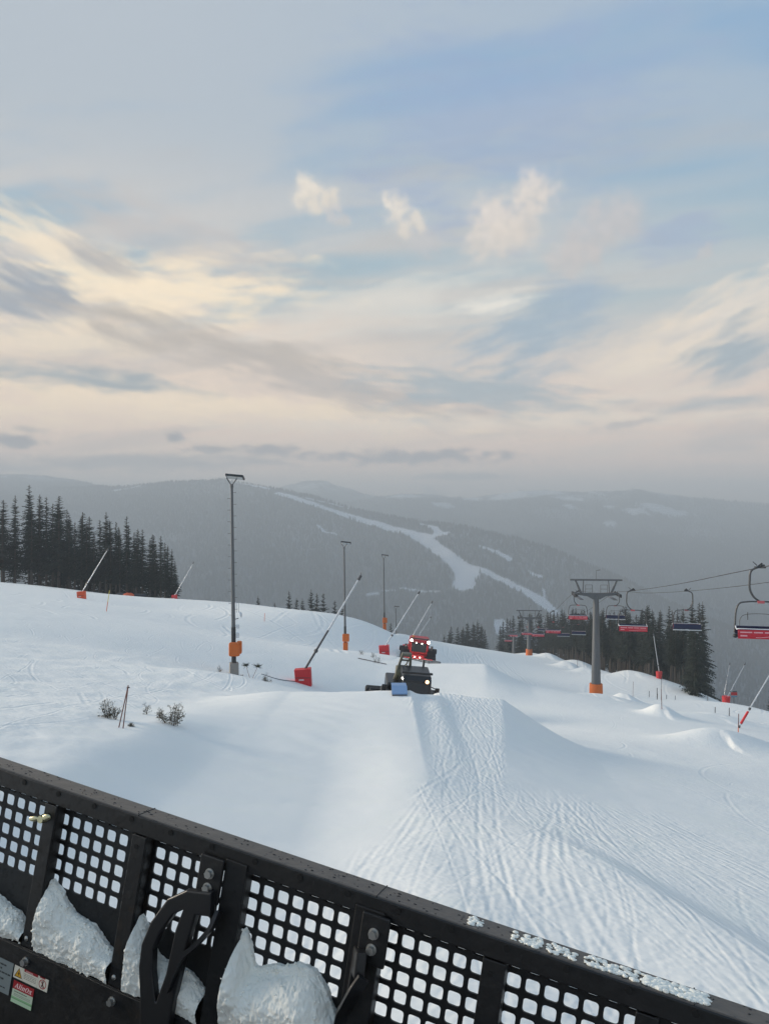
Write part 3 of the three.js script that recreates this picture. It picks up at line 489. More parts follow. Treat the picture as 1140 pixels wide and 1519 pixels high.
// ---------------------------------------------------------------- lamp posts
const steel = M(0.14, 0.145, 0.15, 0.5, { metalness: 0.25 }), steelDark = M(0.055, 0.057, 0.06, 0.5, { metalness: 0.4 }), galv = M(0.34, 0.35, 0.36, 0.45, { metalness: 0.7 });
const concrete = M(0.33, 0.3, 0.27, 0.95, {}), padOrange = M(0.66, 0.16, 0.035, 0.8), padRed = M(0.62, 0.03, 0.035, 0.6), white = M(0.7, 0.71, 0.72, 0.5), glassDark = M(0.02, 0.022, 0.026, 0.12);
concrete.bumpMap = noiseTexture(128, (u, v) => { const t = 0.5 + fbm(u * 16, v * 16, 1, 4); return [t, t, t]; }); concrete.bumpScale = 0.02;
function lampPost(label, x, d, H, full) {
  const b = at(x, d, -0.2), t = thing('lamp_post', label, 'lamp post', b.x, b.y, b.z, 'floodlight posts down the run');
  const lean = V(-0.012 * H, H, 0), on = (y) => lean.clone().multiplyScalar(y / H);
  part('pole', rod(on(0.9), on(H - 0.25), 0.125, 0.08, 14), steel, t);
  part('pole_foot', rod(on(0.15), on(2.9), 0.14, 0.13, 14), steelDark, t);
  if (full) part('concrete_foot', box(0.5, 1.0, 0.5, 0, 0.35, 0, 0.03).rotateY(0.3), concrete, t); else part('foot_pad', box(0.5, 1.3, 0.42, 0.02, 0.6, 0, 0.08), padOrange, t);
  const pad = part('safety_pad', box(full ? 0.62 : 0.7, 0.8, 0.34, 0.06, full ? 1.65 : 1.75, 0.2, 0.1), padOrange, t);
  if (full) part('pad_side', box(0.3, 0.72, 0.42, 0.3, 1.72, -0.02, 0.08).rotateY(0.12), padOrange, pad);
  part('bracket', plain([rod(on(H - 0.3), on(H).add(V(-0.28, 0.16, 0.1)), 0.035, 0.035, 8), rod(on(H - 0.3), on(H).add(V(0.32, 0.12, 0.1)), 0.035, 0.035, 8), rod(on(H - 0.4), on(H - 0.2), 0.1, 0.1, 10)]), steel, t);
  const head = part('floodlight', new RoundedBoxGeometry(1.05, 0.12, 0.62, 2, 0.03).rotateZ(-0.1).rotateX(-0.3).translate(on(H).x + 0.2, H + 0.22, 0), steelDark, t);
  part('lens', box(0.9, 0.012, 0.48).translate(0, -0.066, 0).rotateZ(-0.1).rotateX(-0.3).translate(on(H).x + 0.2, H + 0.22, 0), M(0.45, 0.45, 0.44, 0.2), head);
  if (full) {
    for (let k = 0; k < 22; k++) { const y = 3.6 + k * (H - 4.3) / 21, s = k % 2 ? 1 : -1, p = on(y); part('climbing_peg', rod(p, p.clone().add(V(s * 0.26, 0.01, 0.02)), 0.012, 0.012, 6), steel, t); }
    for (const [y, w, h] of [[2.45, 0.18, 0.3], [2.95, 0.2, 0.22]]) part('junction_box', box(w, h, 0.14, 0.22, y, 0.1, 0.02), white, t);
    part('dish_arm', rod(on(3.35), on(3.4).add(V(0.32, 0.02, 0.1)), 0.02, 0.02, 6), steelDark, t);
    part('antenna_dish', new THREE.SphereGeometry(0.24, 16, 8, 0, 6.3, 0, 0.9).rotateZ(-1.3).translate(on(3.5).x + 0.3, 3.6, 0.1), white, t);
    for (const dx of [0.2, 0.32]) part('aerial', rod(V(dx - 0.04, 3.75, 0.05), V(dx - 0.04, 4.35, 0.05), 0.014, 0.01, 6), galv, t);
  }
  return t;
}
lampPost('tall grey floodlight post with orange pad, dish and concrete foot', -8.72, 45, 11.4, true);
lampPost('slim grey floodlight post behind the first red snow lance, orange foot', -4.03, 80, 11.3, false);
lampPost('slim floodlight post with orange foot on the snow bank crest', 0, 117, 11.3, false);
lampPost('slim floodlight post whose foot is hidden behind the bank', 2.5, 162, 11.6, false);

// ---------------------------------------------------------------- snow lances
const lanceTube = M(0.62, 0.64, 0.66, 0.35, { metalness: 0.5 }), lanceDark = M(0.1, 0.1, 0.105, 0.5, { metalness: 0.3 });
function lance(label, x, d, tip, opts = {}) {
  const b = at(x, d, -0.15), t = thing('snow_lance', label, 'snow lance', b.x, b.y, b.z, 'snow lances along the runs'), s = opts.size ?? 1, r = (opts.r ?? 1) * 0.06;
  const foot = V(0.05, opts.sleeve ? 0.3 : 0.95 * s, 0), T = V(...tip), q = (k) => foot.clone().lerp(T, k);
  part('lower_mast', rod(q(0), q(0.42), r * 1.15, r, 10), opts.light ? lanceTube : lanceDark, t);
  part('upper_tube', rod(q(0.4), q(1), r * 0.95, r * 0.75, 10), lanceTube, t);
  part('spray_head', plain([rod(q(0.965), q(1.015), r * 1.5, r * 1.4, 10), rod(q(1.01), q(1.02).add(V(0, 0.16, 0)), r * 0.4, r * 0.3, 6)]), lanceDark, t);
  part('joint_clamp', rod(q(0.19), q(0.215), r * 1.9, r * 1.9, 8), lanceDark, t);
  if (opts.sleeve) { part('red_sleeve', rod(q(0.02), q(0.17), r * 1.9, r * 1.75, 12), padRed, t); part('foot_post', rod(V(0, 0, 0), foot, 0.05, 0.05, 8), lanceDark, t); }
  else if (opts.round) part('red_cover', new THREE.CylinderGeometry(0.5 * s, 0.42 * s, 1.35 * s, 14).translate(0, 0.6 * s, 0), padRed, t);
  else {
    const sh = new THREE.Shape([[-0.42, 0], [0.46, -0.12], [0.4, 0.92], [-0.5, 0.84]].map(([a, c]) => new THREE.Vector2(a * s, c * s)));
    const g = new THREE.ExtrudeGeometry(sh, { depth: 0.6 * s, bevelEnabled: true, bevelSize: 0.05, bevelThickness: 0.05, bevelSegments: 2 }).translate(0, 0.12, -0.3 * s);
    const c = part('red_cover', g, opts.pad ?? padRed, t);
    part('strap', box(0.96 * s, 0.03, 0.72 * s, -0.02, 0.55 * s, 0), darkPole, c); part('print_patch', box(0.3 * s, 0.07 * s, 0.01, -0.1 * s, 0.42 * s, 0.3 * s + 0.056), white, c);
  }
  if (opts.hose) part('hose', tube(opts.hose.map(([hx, hd]) => at(hx, hd, 0.02).sub(b)), 0.022, 30, 6), lanceDark, t);
  return t;
}
lance('snow lance with a red trapezoid cover, long pole leaning over the groomed run', -5.0, 48, [3.45, 6.6, -1.5], { r: 1.1, hose: [[-5.2, 48], [-6.4, 47], [-7.5, 47.4]] });
lance('snow lance with an orange square cover before the tall spruces', -39, 100, [3.0, 6.4, -1], { size: 1.0, pad: M(0.75, 0.1, 0.03, 0.6), light: true });
lance('snow lance at the corner of the spruce wood, red cover half sunk', -37.3, 138, [3.1, 6.6, -1], { light: true, size: 0.9 });
lance('short snow lance tip rising behind the open field', -42, 200, [1.6, 12.4, -1], { light: true });
lance('snow lance with tilted red cover on the bank below the second lamp post', 0, 75, [3.4, 6.1, -1], { light: true });
lance('snow lance standing behind the red groomer, its cover hidden', 2.9, 100, [3.3, 6.4, -1], { light: true });
lance('shorter snow lance behind the red groomer and the taller lance', 5.3, 135, [2.8, 4.6, -1], { light: true, size: 0.7 });
lance('snow lance with a round red cover, nearly upright before the lift wood', 44.2, 125, [-0.9, 7.2, 0], { round: true, light: true });
lance('snow lance with a round red cover on the outer snow edge', 44, 100, [2.9, 5.3, -1], { round: true, size: 1.05, light: true, r: 0.8 });
lance('faint snow lance parallel to the one on the outer snow edge', 57, 131, [1.7, 7.5, -1], { light: true, r: 0.8 });
lance('faint snow lance tip low beyond the outer snow edge', 79, 168, [1.2, 6, -1], { light: true, r: 0.8 });
lance('leaning snow lance with a red sleeve instead of a cover', 21, 46, [3.2, 5.0, -0.6], { sleeve: true, light: true, r: 0.65 });
{
  const b = at(63, 140), t = thing('trail_sign', 'small red and blue board on a post beyond the outer snow edge', 'sign', b.x, b.y, b.z), y = 3.2 - 37.2 - b.y + 4.3;
  part('post', rod(V(0, -0.2, 0), V(0, y, 0), 0.05, 0.05, 8), lanceDark, t); part('red_board', box(1.1, 0.55, 0.06, 0, y + 0.1, 0.09), padRed, t); part('dark_board', box(0.75, 0.2, 0.06, 0.12, y + 0.5, 0.09), lanceDark, t); part('blue_board', box(1.0, 0.25, 0.06, 0, y - 0.38, 0.09), M(0.12, 0.3, 0.42, 0.5), t);
}
{ // heap at the field crest
  reseed(8); const b = at(-47.2, 143.5), t = thing('covered_heap', 'dark rocks with an orange tarp at the field crest by the wood', 'rocks', b.x, b.y, b.z);
  for (const [x, y, r] of [[-1.6, 0.2, 0.7], [1.6, 0.15, 0.6], [2.6, 0.1, 0.55], [-0.9, 0.3, 0.45]]) { const g = new THREE.IcosahedronGeometry(r, 2), p = g.attributes.position; for (let i = 0; i < p.count; i++) { const k = 1 + 0.4 * noise(p.getX(i) * 2 + x, p.getY(i) * 2, p.getZ(i) * 2); p.setXYZ(i, p.getX(i) * k * 1.3, p.getY(i) * k * 0.6, p.getZ(i) * k); } g.computeVertexNormals(); part('rock', g.translate(x, y, 0), M(0.04, 0.042, 0.05, 0.95), t); }
  const g = new THREE.SphereGeometry(0.9, 18, 10), p = g.attributes.position; for (let i = 0; i < p.count; i++) { const k = 1 + 0.3 * noise(p.getX(i) * 3, p.getY(i) * 3, p.getZ(i) * 3); p.setXYZ(i, p.getX(i) * k * 1.1, p.getY(i) * k * 0.55, p.getZ(i) * k * 0.7); } g.computeVertexNormals(); part('tarp', g.translate(0.1, 0.2, 0.5), M(0.7, 0.13, 0.05, 0.8), t);
}

// ---------------------------------------------------------------- chairlift
const liftX = (d, side) => 18.1 + 0.1 * d + side * 2.75;
const liftTable = [[-40, 7.4], [20, -0.1], [40, -2.87], [55, -5.1], [70, -7.1], [88, -9.2], [105, -10.9], [130, -16.6], [155, -21.2], [180, -25], [210, -28.4], [240, -35.5], [275, -43]];
const liftCurve = new THREE.CatmullRomCurve3(liftTable.map(([d, y]) => V(0, y, d)));
const liftSamples = liftCurve.getPoints(200).map((p) => [p.z, p.y]);
const liftY = (d) => 3.2 + table(liftSamples, d);
for (const side of [-1, 1]) { const pts = []; for (let d = -40; d <= 275; d += 5) pts.push(V(liftX(d, side), liftY(d), -d)); part('lift_cable', new THREE.TubeGeometry(new THREE.CatmullRomCurve3(pts), 160, 0.026, 6), steelDark, scene); tag(scene.children.at(-1), side < 0 ? 'lift cable that carries the chairs showing red panels' : 'lift cable that carries the chairs showing navy backs', 'cable'); }
const towerYaw = -Math.atan(0.1);
function liftTower(label, d, group) {
  const cx = liftX(d, 0), b = at(cx, d, -0.4), t = thing('lift_tower', label, 'lift tower', b.x, b.y, b.z, group), head = liftY(d) - b.y - 0.35; t.rotation.y = towerYaw;
  const shade = M(0.13, 0.135, 0.14, 0.55, { metalness: 0.3 });
  part('column', new THREE.CylinderGeometry(0.36, 0.68, head, 20).translate(0, head / 2, 0), shade, t);
  for (const f of [0.27, 0.45]) part('column_flange', new THREE.CylinderGeometry(0.68 - 0.32 * f + 0.035, 0.68 - 0.32 * f + 0.035, 0.1, 20).translate(0, head * f, 0), shade, t);
  const pad = new THREE.CylinderGeometry(0.86, 0.92, 2.0, 16, 4), pp = pad.attributes.position; for (let i = 0; i < pp.count; i++) { const k = 1 + 0.08 * noise(pp.getX(i) * 3, pp.getY(i) * 2, pp.getZ(i) * 3); pp.setX(i, pp.getX(i) * k); pp.setZ(i, pp.getZ(i) * k); } pad.computeVertexNormals();
  part('safety_pad', pad.translate(0, 1.35, 0), padOrange, t);
  for (let k = 0; k < 9; k++) part('ladder_rung', box(0.34, 0.03, 0.03, 0, 3.2 + k * (head - 4) / 8, 0.72 - 0.34 * (3.2 + k * (head - 4) / 8) / head), steel, t);
  const arm = new THREE.Shape([[-2.7, 0.05], [-1.2, -0.15], [-0.5, -0.55], [0.5, -0.55], [1.2, -0.15], [2.7, 0.05], [2.7, 0.3], [-2.7, 0.3]].map((p) => new THREE.Vector2(...p)));
  part('crossarm', new THREE.ExtrudeGeometry(arm, { depth: 0.5, bevelEnabled: false }).translate(0, head, -0.25), shade, t);
  part('top_beam', box(6.9, 0.22, 0.3, 0, head + 2.05, 0), shade, t);
  for (const s of [-1, 1]) {
    part('strut', rod(V(s * 2.0, head + 0.25, 0), V(s * 2.75, head + 2.0, 0), 0.16, 0.12, 8), shade, t);
    part('strut', rod(V(s * 1.75, head + 0.25, 0), V(s * 1.65, head + 2.0, 0), 0.07, 0.07, 8), shade, t);
    const cat = []; for (const x of [0.55, 1.45]) cat.push(rod(V(s * x, head + 0.3, 0.3), V(s * x, head + 1.4, 0.3), 0.035, 0.035, 6)); for (const y of [0.85, 1.4]) cat.push(rod(V(s * 0.55, head + y, 0.3), V(s * 1.45, head + y, 0.3), 0.03, 0.03, 6)); part('platform_railing', plain(cat), steel, t);
    const sh = part('sheave_beam', box(0.16, 0.3, 4.2, s * 2.75, head + 0.12, 0), steelDark, t);
    for (let k = -3; k <= 3; k++) part('sheave_wheel', new THREE.CylinderGeometry(0.24, 0.24, 0.12, 16).rotateZ(Math.PI / 2).translate(s * 2.95, head + 0.07, k * 0.58), M(0.03, 0.03, 0.032, 0.6), sh);
    part('catwalk', box(0.5, 0.05, 4.4, s * 2.2, head - 0.42, 0), steel, t);
  }
  part('wind_vane', plain([rod(V(0, head + 2.1, 0), V(0.02, head + 3.3, 0), 0.035, 0.025, 6), rod(V(0, head + 3.3, 0), V(0.55, head + 3.42, 0), 0.035, 0.05, 6)]), steel, t);
  return t;
}
liftTower('grey chairlift tower standing on the open slope, whole orange pad showing', 105, 'chairlift towers');
liftTower('grey chairlift tower on the snow crest, orange pad half sunk', 210, 'chairlift towers');
liftTower('chairlift tower with only its head showing over the snow crest', 272, 'chairlift towers');
const navy = M(0.012, 0.018, 0.06, 0.7), chairFrame = M(0.09, 0.092, 0.095, 0.45, { metalness: 0.6 }), adRed = new THREE.MeshStandardMaterial({ roughness: 0.45 });
{ const cv = document.createElement('canvas'); cv.width = 512; cv.height = 96; const c = cv.getContext('2d'); c.fillStyle = '#c41f33'; c.fillRect(0, 0, 512, 96); c.fillStyle = '#e9a9ae'; for (const [x, w] of [[22, 120], [160, 92], [268, 96], [380, 110]]) c.fillRect(x, 20, w, 14); c.fillRect(24, 56, 70, 16); c.strokeStyle = '#f0b9bd'; c.lineWidth = 5; c.beginPath(); c.moveTo(180, 80); c.bezierCurveTo(260, 88, 300, 60, 500, 62); c.stroke(); const t = new THREE.CanvasTexture(cv); t.colorSpace = THREE.SRGBColorSpace; adRed.map = t; }
function chair(label, group) {
  const t = thing('lift_chair', label, 'lift chair', 0, 0, 0, group);   // origin at the cable, front towards +z
  part('hanger', tube([V(0, 0.05, 0), V(-0.42, -0.18, 0), V(-0.5, -0.75, 0), V(-0.48, -1.3, 0), V(-0.28, -1.72, 0), V(0, -1.95, 0)], 0.055, 30, 10), chairFrame, t);
  const grip = part('grip', plain([box(0.5, 0.1, 0.34, 0, 0.02, 0, 0.03), rod(V(-0.1, 0.05, 0), V(0.1, 0.26, 0), 0.06, 0.04, 8), box(0.22, 0.18, 0.22, 0.1, 0.1, 0, 0.03)]), steelDark, t);
  part('grip_lever', rod(V(-0.15, 0.12, 0), V(-0.35, 0.34, 0), 0.025, 0.02, 6), steelDark, grip);
  part('bow_frame', tube([V(-1.26, -3.75, 0.1), V(-1.22, -3.2, 0.06), V(-1.14, -2.4, 0), V(-0.98, -2.06, 0), V(-0.6, -1.97, 0), V(0, -1.95, 0), V(0.6, -1.97, 0), V(0.98, -2.06, 0), V(1.14, -2.4, 0), V(1.22, -3.2, 0.06), V(1.26, -3.75, 0.1)], 0.045, 60, 8), chairFrame, t);
  part('seat', box(2.4, 0.12, 0.55, 0, -3.85, 0.15, 0.05), navy, t);
  part('backrest', box(2.4, 0.44, 0.09, 0, -3.6, -0.16, 0.04), navy, t);
  part('rear_rail', rod(V(-1.25, -3.98, -0.2), V(1.25, -3.98, -0.2), 0.045, 0.045, 8), white, t);
  part('ad_panel', (() => { const g = new THREE.BoxGeometry(2.42, 0.5, 0.03); return g.translate(0, -3.74, 0.62); })(), adRed, t);
  part('restraint_bar', tube([V(-1.2, -3.3, 0), V(-1.22, -3.5, 0.4), V(-1.2, -3.44, 0.6), V(0, -3.44, 0.62), V(1.2, -3.44, 0.6), V(1.22, -3.5, 0.4), V(1.2, -3.3, 0)], 0.03, 50, 6), white, t);
  part('head_loop', tube([V(-0.95, -3.5, -0.18), V(-0.9, -2.95, -0.2), V(-0.7, -2.75, -0.2), V(0.7, -2.75, -0.2), V(0.9, -2.95, -0.2), V(0.95, -3.5, -0.18)], 0.016, 40, 6), chairFrame, t);
  for (const x of [-0.55, 0.55]) part('head_divider', rod(V(x, -2.6, -0.2), V(x, -3.05, -0.2), 0.022, 0.018, 6), chairFrame, t);
  for (const s of [-1, 1]) part('side_roller', new THREE.SphereGeometry(0.13, 12, 8).translate(s * 1.3, -3.85, 0.5), M(0.015, 0.015, 0.016, 0.5), t);
  part('centre_plate', box(0.34, 0.16, 0.06, 0.03, -1.97, 0.06, 0.02), s_plate, t);
  t.traverse((m) => { if (m.isMesh) m.geometry.scale(1, 0.9, 1); });
  return t;
}
const s_plate = M(0.6, 0.12, 0.13, 0.5);
const firstChair = chair('empty chair with a red panel showing towards us, on the lift', 'chairs showing red panels');
const redD = [40, 70, 103, 131, 157, 184, 232, 258], blueD = [72, 105.5, 139, 160, 200, 245];
redD.forEach((d, i) => { const x = liftX(d, -1), y = liftY(d); if (i === 0) { firstChair.position.set(x, y, -d); firstChair.rotation.y = towerYaw - 0.1; firstChair.userData.label = 'empty chair with a red panel uphill of the wood, largest of the red ones'; } else copy(firstChair, 'empty chair with a red panel hanging beside the dark wood', x, y, -d, towerYaw - 0.1); });
blueD.forEach((d) => { const c = copy(firstChair, 'empty chair showing its navy back and pale rear bar', liftX(d, 1), liftY(d), -d, Math.PI + towerYaw - 0.1); c.userData.group = 'chairs showing navy backs'; });

// ---------------------------------------------------------------- snow groomers
const rubber = M(0.012, 0.012, 0.013, 0.8), paintRed = M(0.55, 0.02, 0.025, 0.35), paintBlack = M(0.012, 0.012, 0.014, 0.35), bladeSteel = M(0.25, 0.26, 0.27, 0.5, { metalness: 0.6 }), wornSteel = M(0.06, 0.06, 0.062, 0.6, { metalness: 0.3 });
function headlight(t, x, y, z, r, color, power, cd) {
  const housing = part('headlight', new THREE.CylinderGeometry(r * 1.15, r * 0.9, 0.16, 14).rotateX(Math.PI / 2).translate(x, y, z), paintBlack, t);
  part('lamp_glass', new THREE.SphereGeometry(r, 14, 8, 0, 6.3, 0, 1.2).rotateX(Math.PI / 2).translate(x, y, z + 0.05 - r * 0.35), new THREE.MeshStandardMaterial({ color: 0xffffff, emissive: new THREE.Color(...color), emissiveIntensity: power, roughness: 0.3 }), housing);
  const l = new THREE.SpotLight(new THREE.Color(...color), cd, 30, 0.7, 0.8, 2); l.position.set(x, y, z + r + 0.12); l.target.position.set(x, y - 3, z + 10); l.castShadow = true; l.shadow.radius = 2; l.name = 'headlight_beam'; t.add(l, l.target);
}
function groomer(label, x, d, yaw, body, red) {
  const b = at(x, d, 0), t = thing('snow_groomer', label, 'snow groomer', b.x, b.y, b.z, 'snow groomers on the run'); t.rotation.set(0.13, yaw, -0.1); t.scale.set(red ? 1.1 : 1.08, red ? 1.08 : 1.12, 1);
  for (const s of [-1, 1]) {
    const sh = new THREE.Shape(); sh.moveTo(-1.9, 0.02); sh.lineTo(1.6, 0.02); sh.quadraticCurveTo(2.15, 0.15, 2.15, 0.6); sh.quadraticCurveTo(2.1, 0.92, 1.7, 0.92); sh.lineTo(-1.9, 0.92); sh.quadraticCurveTo(-2.4, 0.85, -2.4, 0.5); sh.quadraticCurveTo(-2.35, 0.08, -1.9, 0.02);
    const tr = part('track', new THREE.ExtrudeGeometry(sh, { depth: 1.15, bevelEnabled: true, bevelSize: 0.03, bevelThickness: 0.04, bevelSegments: 1 }).rotateY(-Math.PI / 2).translate(s * 1.35 + 0.575, 0, 0), rubber, t);
    for (let k = 0; k < 12; k++) part('grouser', box(1.18, 0.07, 0.06, s * 1.35, 0.98, -1.7 + k * 0.3), wornSteel, tr);
    for (let k = 0; k < 6; k++) part('grouser', box(1.18, 0.06, 0.07, s * 1.35, 0.15 + k * 0.14, 2.2 - 0.03 * (k - 3) ** 2), wornSteel, tr);
  }
  part('chassis', box(1.5, 0.7, 4.2, 0, 0.85, -0.1, 0.08), body, t);
  part('engine_deck', box(2.3, 0.75, 1.9, 0, 1.45, -1.3, 0.1), body, t);
  if (!red) for (const s of [-1, 1]) part('side_tank', box(0.5, 0.5, 1.5, s * 1.2, 1.25, -0.2, 0.12), wornSteel, t);
  const cw = red ? 1.75 : 1.35, cx = red ? 0 : 0.3;
  const cabShape = new THREE.Shape([[-1.05, 1.15], [1.35, 1.15], [1.5, 1.5], [1.15, 2.55], [0.95, 2.72], [-0.75, 2.72], [-1.05, 2.45]].map((p) => new THREE.Vector2(...p)));
  const cab = part('cab', new THREE.ExtrudeGeometry(cabShape, { depth: cw, bevelEnabled: true, bevelSize: 0.06, bevelThickness: 0.08, bevelSegments: 3 }).rotateY(-Math.PI / 2).translate(cw / 2 + cx, 0, 0.2), body, t);
  part('windscreen', (() => { const g = new THREE.BoxGeometry(cw - 0.13, 1.0, 0.03); return g.rotateX(-0.32).translate(cx, 2.05, 1.63); })(), glassDark, cab);
  for (const s of [-1, 1]) part('side_window', box(0.03, 0.7, 1.3, cx + s * (cw / 2 + 0.09), 2.1, 0.3), glassDark, cab);
  part('roof_bar', box(cw + 0.3, 0.1, 0.16, cx, 2.88, 1.0, 0.03), paintBlack, cab);
  part('hood', box(1.3, 0.5, 0.7, 0, 1.1, 1.95, 0.1), body, t);
  for (const s of [-1, 1]) { const m = part('mirror', box(0.24, 0.46, 0.1, s * 1.42, 2.0, 1.25, 0.04), paintBlack, t); part('mirror_arm', rod(V(s * 0.95, 2.3, 1.2), V(s * 1.42, 2.15, 1.25), 0.025, 0.025, 6), paintBlack, m); }
  // blade
  const arc = []; for (let k = 0; k <= 10; k++) { const a = lerp(-0.75, 0.75, k / 10); arc.push(new THREE.Vector2(2.62 + 0.45 * Math.cos(a) * -1 + 0.55, 0.62 + 0.75 * Math.sin(a))); } for (let k = 10; k >= 0; k--) { const a = lerp(-0.75, 0.75, k / 10); arc.push(new THREE.Vector2(2.56 + 0.45 * Math.cos(a) * -1 + 0.55, 0.62 + 0.75 * Math.sin(a))); }
  const bladeOf = (w) => new THREE.ExtrudeGeometry(new THREE.Shape(arc), { depth: w, bevelEnabled: false }).rotateY(-Math.PI / 2).translate(w / 2, 0, 0);
  const up = red ? 0 : 0.62, blade = part('blade', bladeOf(3.1).scale(1, red ? 1 : 0.72, 1).translate(0, up, 0), red ? bladeSteel : wornSteel, t);
  part('cutting_edge', box(3.14, 0.2, 0.09, 0, 0.12 + up, 2.93), red ? paintRed : wornSteel, blade); part('blade_top_rail', box(3.12, 0.09, 0.12, 0, red ? 1.16 : 1.42, 2.88, 0.02), red ? paintRed : paintBlack, blade);
  for (const s of [-1, 1]) {
    const wing = part('blade_wing', bladeOf(red ? 0.95 : 1.3).scale(1, red ? 1 : 0.34, 1).translate(s * (red ? 0.475 : 0.65), 0, -2.8).rotateY(-s * (red ? 0.25 : 0.4)).rotateZ(red ? 0 : -s * 0.06).translate(s * 1.56, up * 1.75, 2.8), red ? bladeSteel : paintBlack, t);
    part('wing_edge', box(red ? 0.95 : 1.35, 0.16, 0.08, s * (red ? 0.475 : 0.675), 0.1, 0.13).rotateY(-s * (red ? 0.25 : 0.4)).rotateZ(red ? 0 : -s * 0.06).translate(s * 1.56, up * 1.75, 2.8), red ? paintRed : paintBlack, wing);
    part('push_arm', rod(V(s * 0.55, 0.6, 1.9), V(s * 0.6, 0.6, 2.75), 0.1, 0.09, 8), paintBlack, t);
    for (const x of [0.35, 0.8, 1.25]) part('blade_rib', box(0.05, red ? 0.95 : 0.6, 0.05, s * x, 0.66 + up * 0.5, 2.76), paintBlack, blade);
  }
  for (const s of [-1, 1]) part('lift_cylinder', rod(V(s * 0.4, 1.3, 2.0), V(s * 0.45, 0.75, 2.7), 0.06, 0.05, 8), galv, t);
  part('tiller', box(4.3, 0.5, 0.7, 0, 0.4, -3.1, 0.12), rubber, t);
  part('tiller_arm', box(0.7, 0.3, 0.9, 0, 0.75, -2.5, 0.05), body, t);
  if (red) {
    part('load_bed', box(2.2, 0.5, 1.3, 0, 2.0, -1.5, 0.06), paintRed, t); part('beacon', new THREE.CylinderGeometry(0.09, 0.11, 0.2, 12).translate(-0.7, 2.98, 0.6), M(0.7, 0.25, 0.03, 0.3), t);
    for (const [lx, ly, r, p] of [[-0.85, 2.78, 0.17, 9], [1.0, 2.72, 0.19, 9], [-0.32, 2.55, 0.1, 5], [0.3, 2.5, 0.1, 5], [-0.35, 1.18, 0.1, 4], [0.2, 1.15, 0.1, 4]]) headlight(t, lx, ly, ly > 2 ? 1.52 : 2.38, r, [1, 0.93, 0.8], p, 60);
  } else {
    const w = part('winch_mast', plain([rod(V(-0.75, 1.5, -1.2), V(-0.4, 3.3, -0.9), 0.09, 0.07, 8), rod(V(0.15, 1.5, -1.2), V(0.05, 3.3, -0.9), 0.09, 0.07, 8), rod(V(-0.6, 2.6, -1), V(0.14, 2.6, -1), 0.06, 0.06, 8), box(0.55, 0.16, 0.3, -0.18, 3.3, -0.9, 0.04), rod(V(-0.48, 2.95, -0.95), V(0.1, 2.95, -0.95), 0.05, 0.05, 8), rod(V(-0.6, 1.6, -1.0), V(0.05, 3.2, -0.92), 0.04, 0.04, 6)]), M(0.17, 0.16, 0.12, 0.5), t);
    part('winch_drum', new THREE.CylinderGeometry(0.42, 0.42, 0.8, 18).rotateZ(Math.PI / 2).translate(-0.25, 2.1, -1.3), M(0.22, 0.2, 0.12, 0.5, { metalness: 0.5 }), w);
    part('exhaust', rod(V(0.8, 1.7, -0.9), V(0.82, 3.05, -0.9), 0.06, 0.06, 8), steelDark, t);
    headlight(t, -0.45, 2.55, 0.9, 0.09, [1, 0.95, 0.85], 5, 12); headlight(t, 0.8, 2.62, 1.5, 0.12, [1, 0.55, 0.22], 4, 12); headlight(t, -0.18, 2.75, -0.7, 0.06, [1, 0.9, 0.6], 1.2, 4);
  }
  return t;
}
groomer('black snow groomer with wide black blade wings and a winch mast, lamps lit', 1.2, 46, 0.05, paintBlack, false);
groomer('red snow groomer with bright roof lamps and a steel front blade', 4.0, 95, -0.06, paintRed, true);

// ---------------------------------------------------------------- park features with blue entry plates
const blue = M(0.15, 0.28, 0.5, 0.5);
function jibBox(label, x, d, w, L) {
  const y0 = ground(x, d), t = thing('slide_box', label, 'slide box', x, y0, -d, 'blue slide boxes'), yb = (q) => ground(x, d + q) - y0;
  const top = 0.13;
  const sh = new THREE.Shape([[0, -0.3], [0, 0.04], [0.7, top], [L, top - 0.12 * L], [L, top - 0.12 * L - 0.7]].map((p) => new THREE.Vector2(...p)));
  part('box_body', new THREE.ExtrudeGeometry(sh, { depth: w, bevelEnabled: false }).rotateY(Math.PI / 2).translate(-w / 2, 0, 0), M(0.16, 0.17, 0.19, 0.6), t);
  const a = Math.atan2(top - 0.04, 0.7);
  part('entry_plate', box(w * 1.04, 0.03, 0.76).rotateX(a).translate(0, (top + 0.04) / 2 + 0.022, -0.35), blue, t);
  part('slide_plate', box(w * 1.04, 0.03, L - 0.7).rotateX(-Math.atan(0.12)).translate(0, top - 0.06 * (L + 0.7) + 0.06, -(L + 0.7) / 2), blue, t);
  return t;
}
jibBox('slide box with a blue sloping plate in front of the black groomer', 0.5, 25.6, 0.5, 2.2);
jibBox('slide box with a blue plate beside the red groomer', 5.5, 84, 0.95, 4.5);

// ---------------------------------------------------------------- the guard of the vehicle we stand in
const R = V(0.9185, -0.1267, 0.3745).normalize(), Uu = V(0.1543, 0.987, -0.0446), N = new THREE.Vector3().crossVectors(R, Uu).normalize(), U2 = new THREE.Vector3().crossVectors(N, R);
const guardFrame = new THREE.Matrix4().makeBasis(R, U2, N).setPosition(0.2674, 2.3587, -1.5);
const worn = noiseTexture(512, (u, v) => { const s = sstep(0.16, 0.34, fbm(u * 10, v * 10, 2.5, 5)), sp = sstep(0.3, 0.42, fbm(u * 46, v * 46, 8.5, 3)), r = sstep(0.24, 0.4, fbm(u * 7, v * 7, 30.5, 5)); return [0.062 + 0.03 * s + 0.07 * sp + 0.06 * r, 0.062 + 0.028 * s + 0.06 * sp + 0.03 * r, 0.066 + 0.025 * s + 0.05 * sp]; }); worn.colorSpace = THREE.SRGBColorSpace;
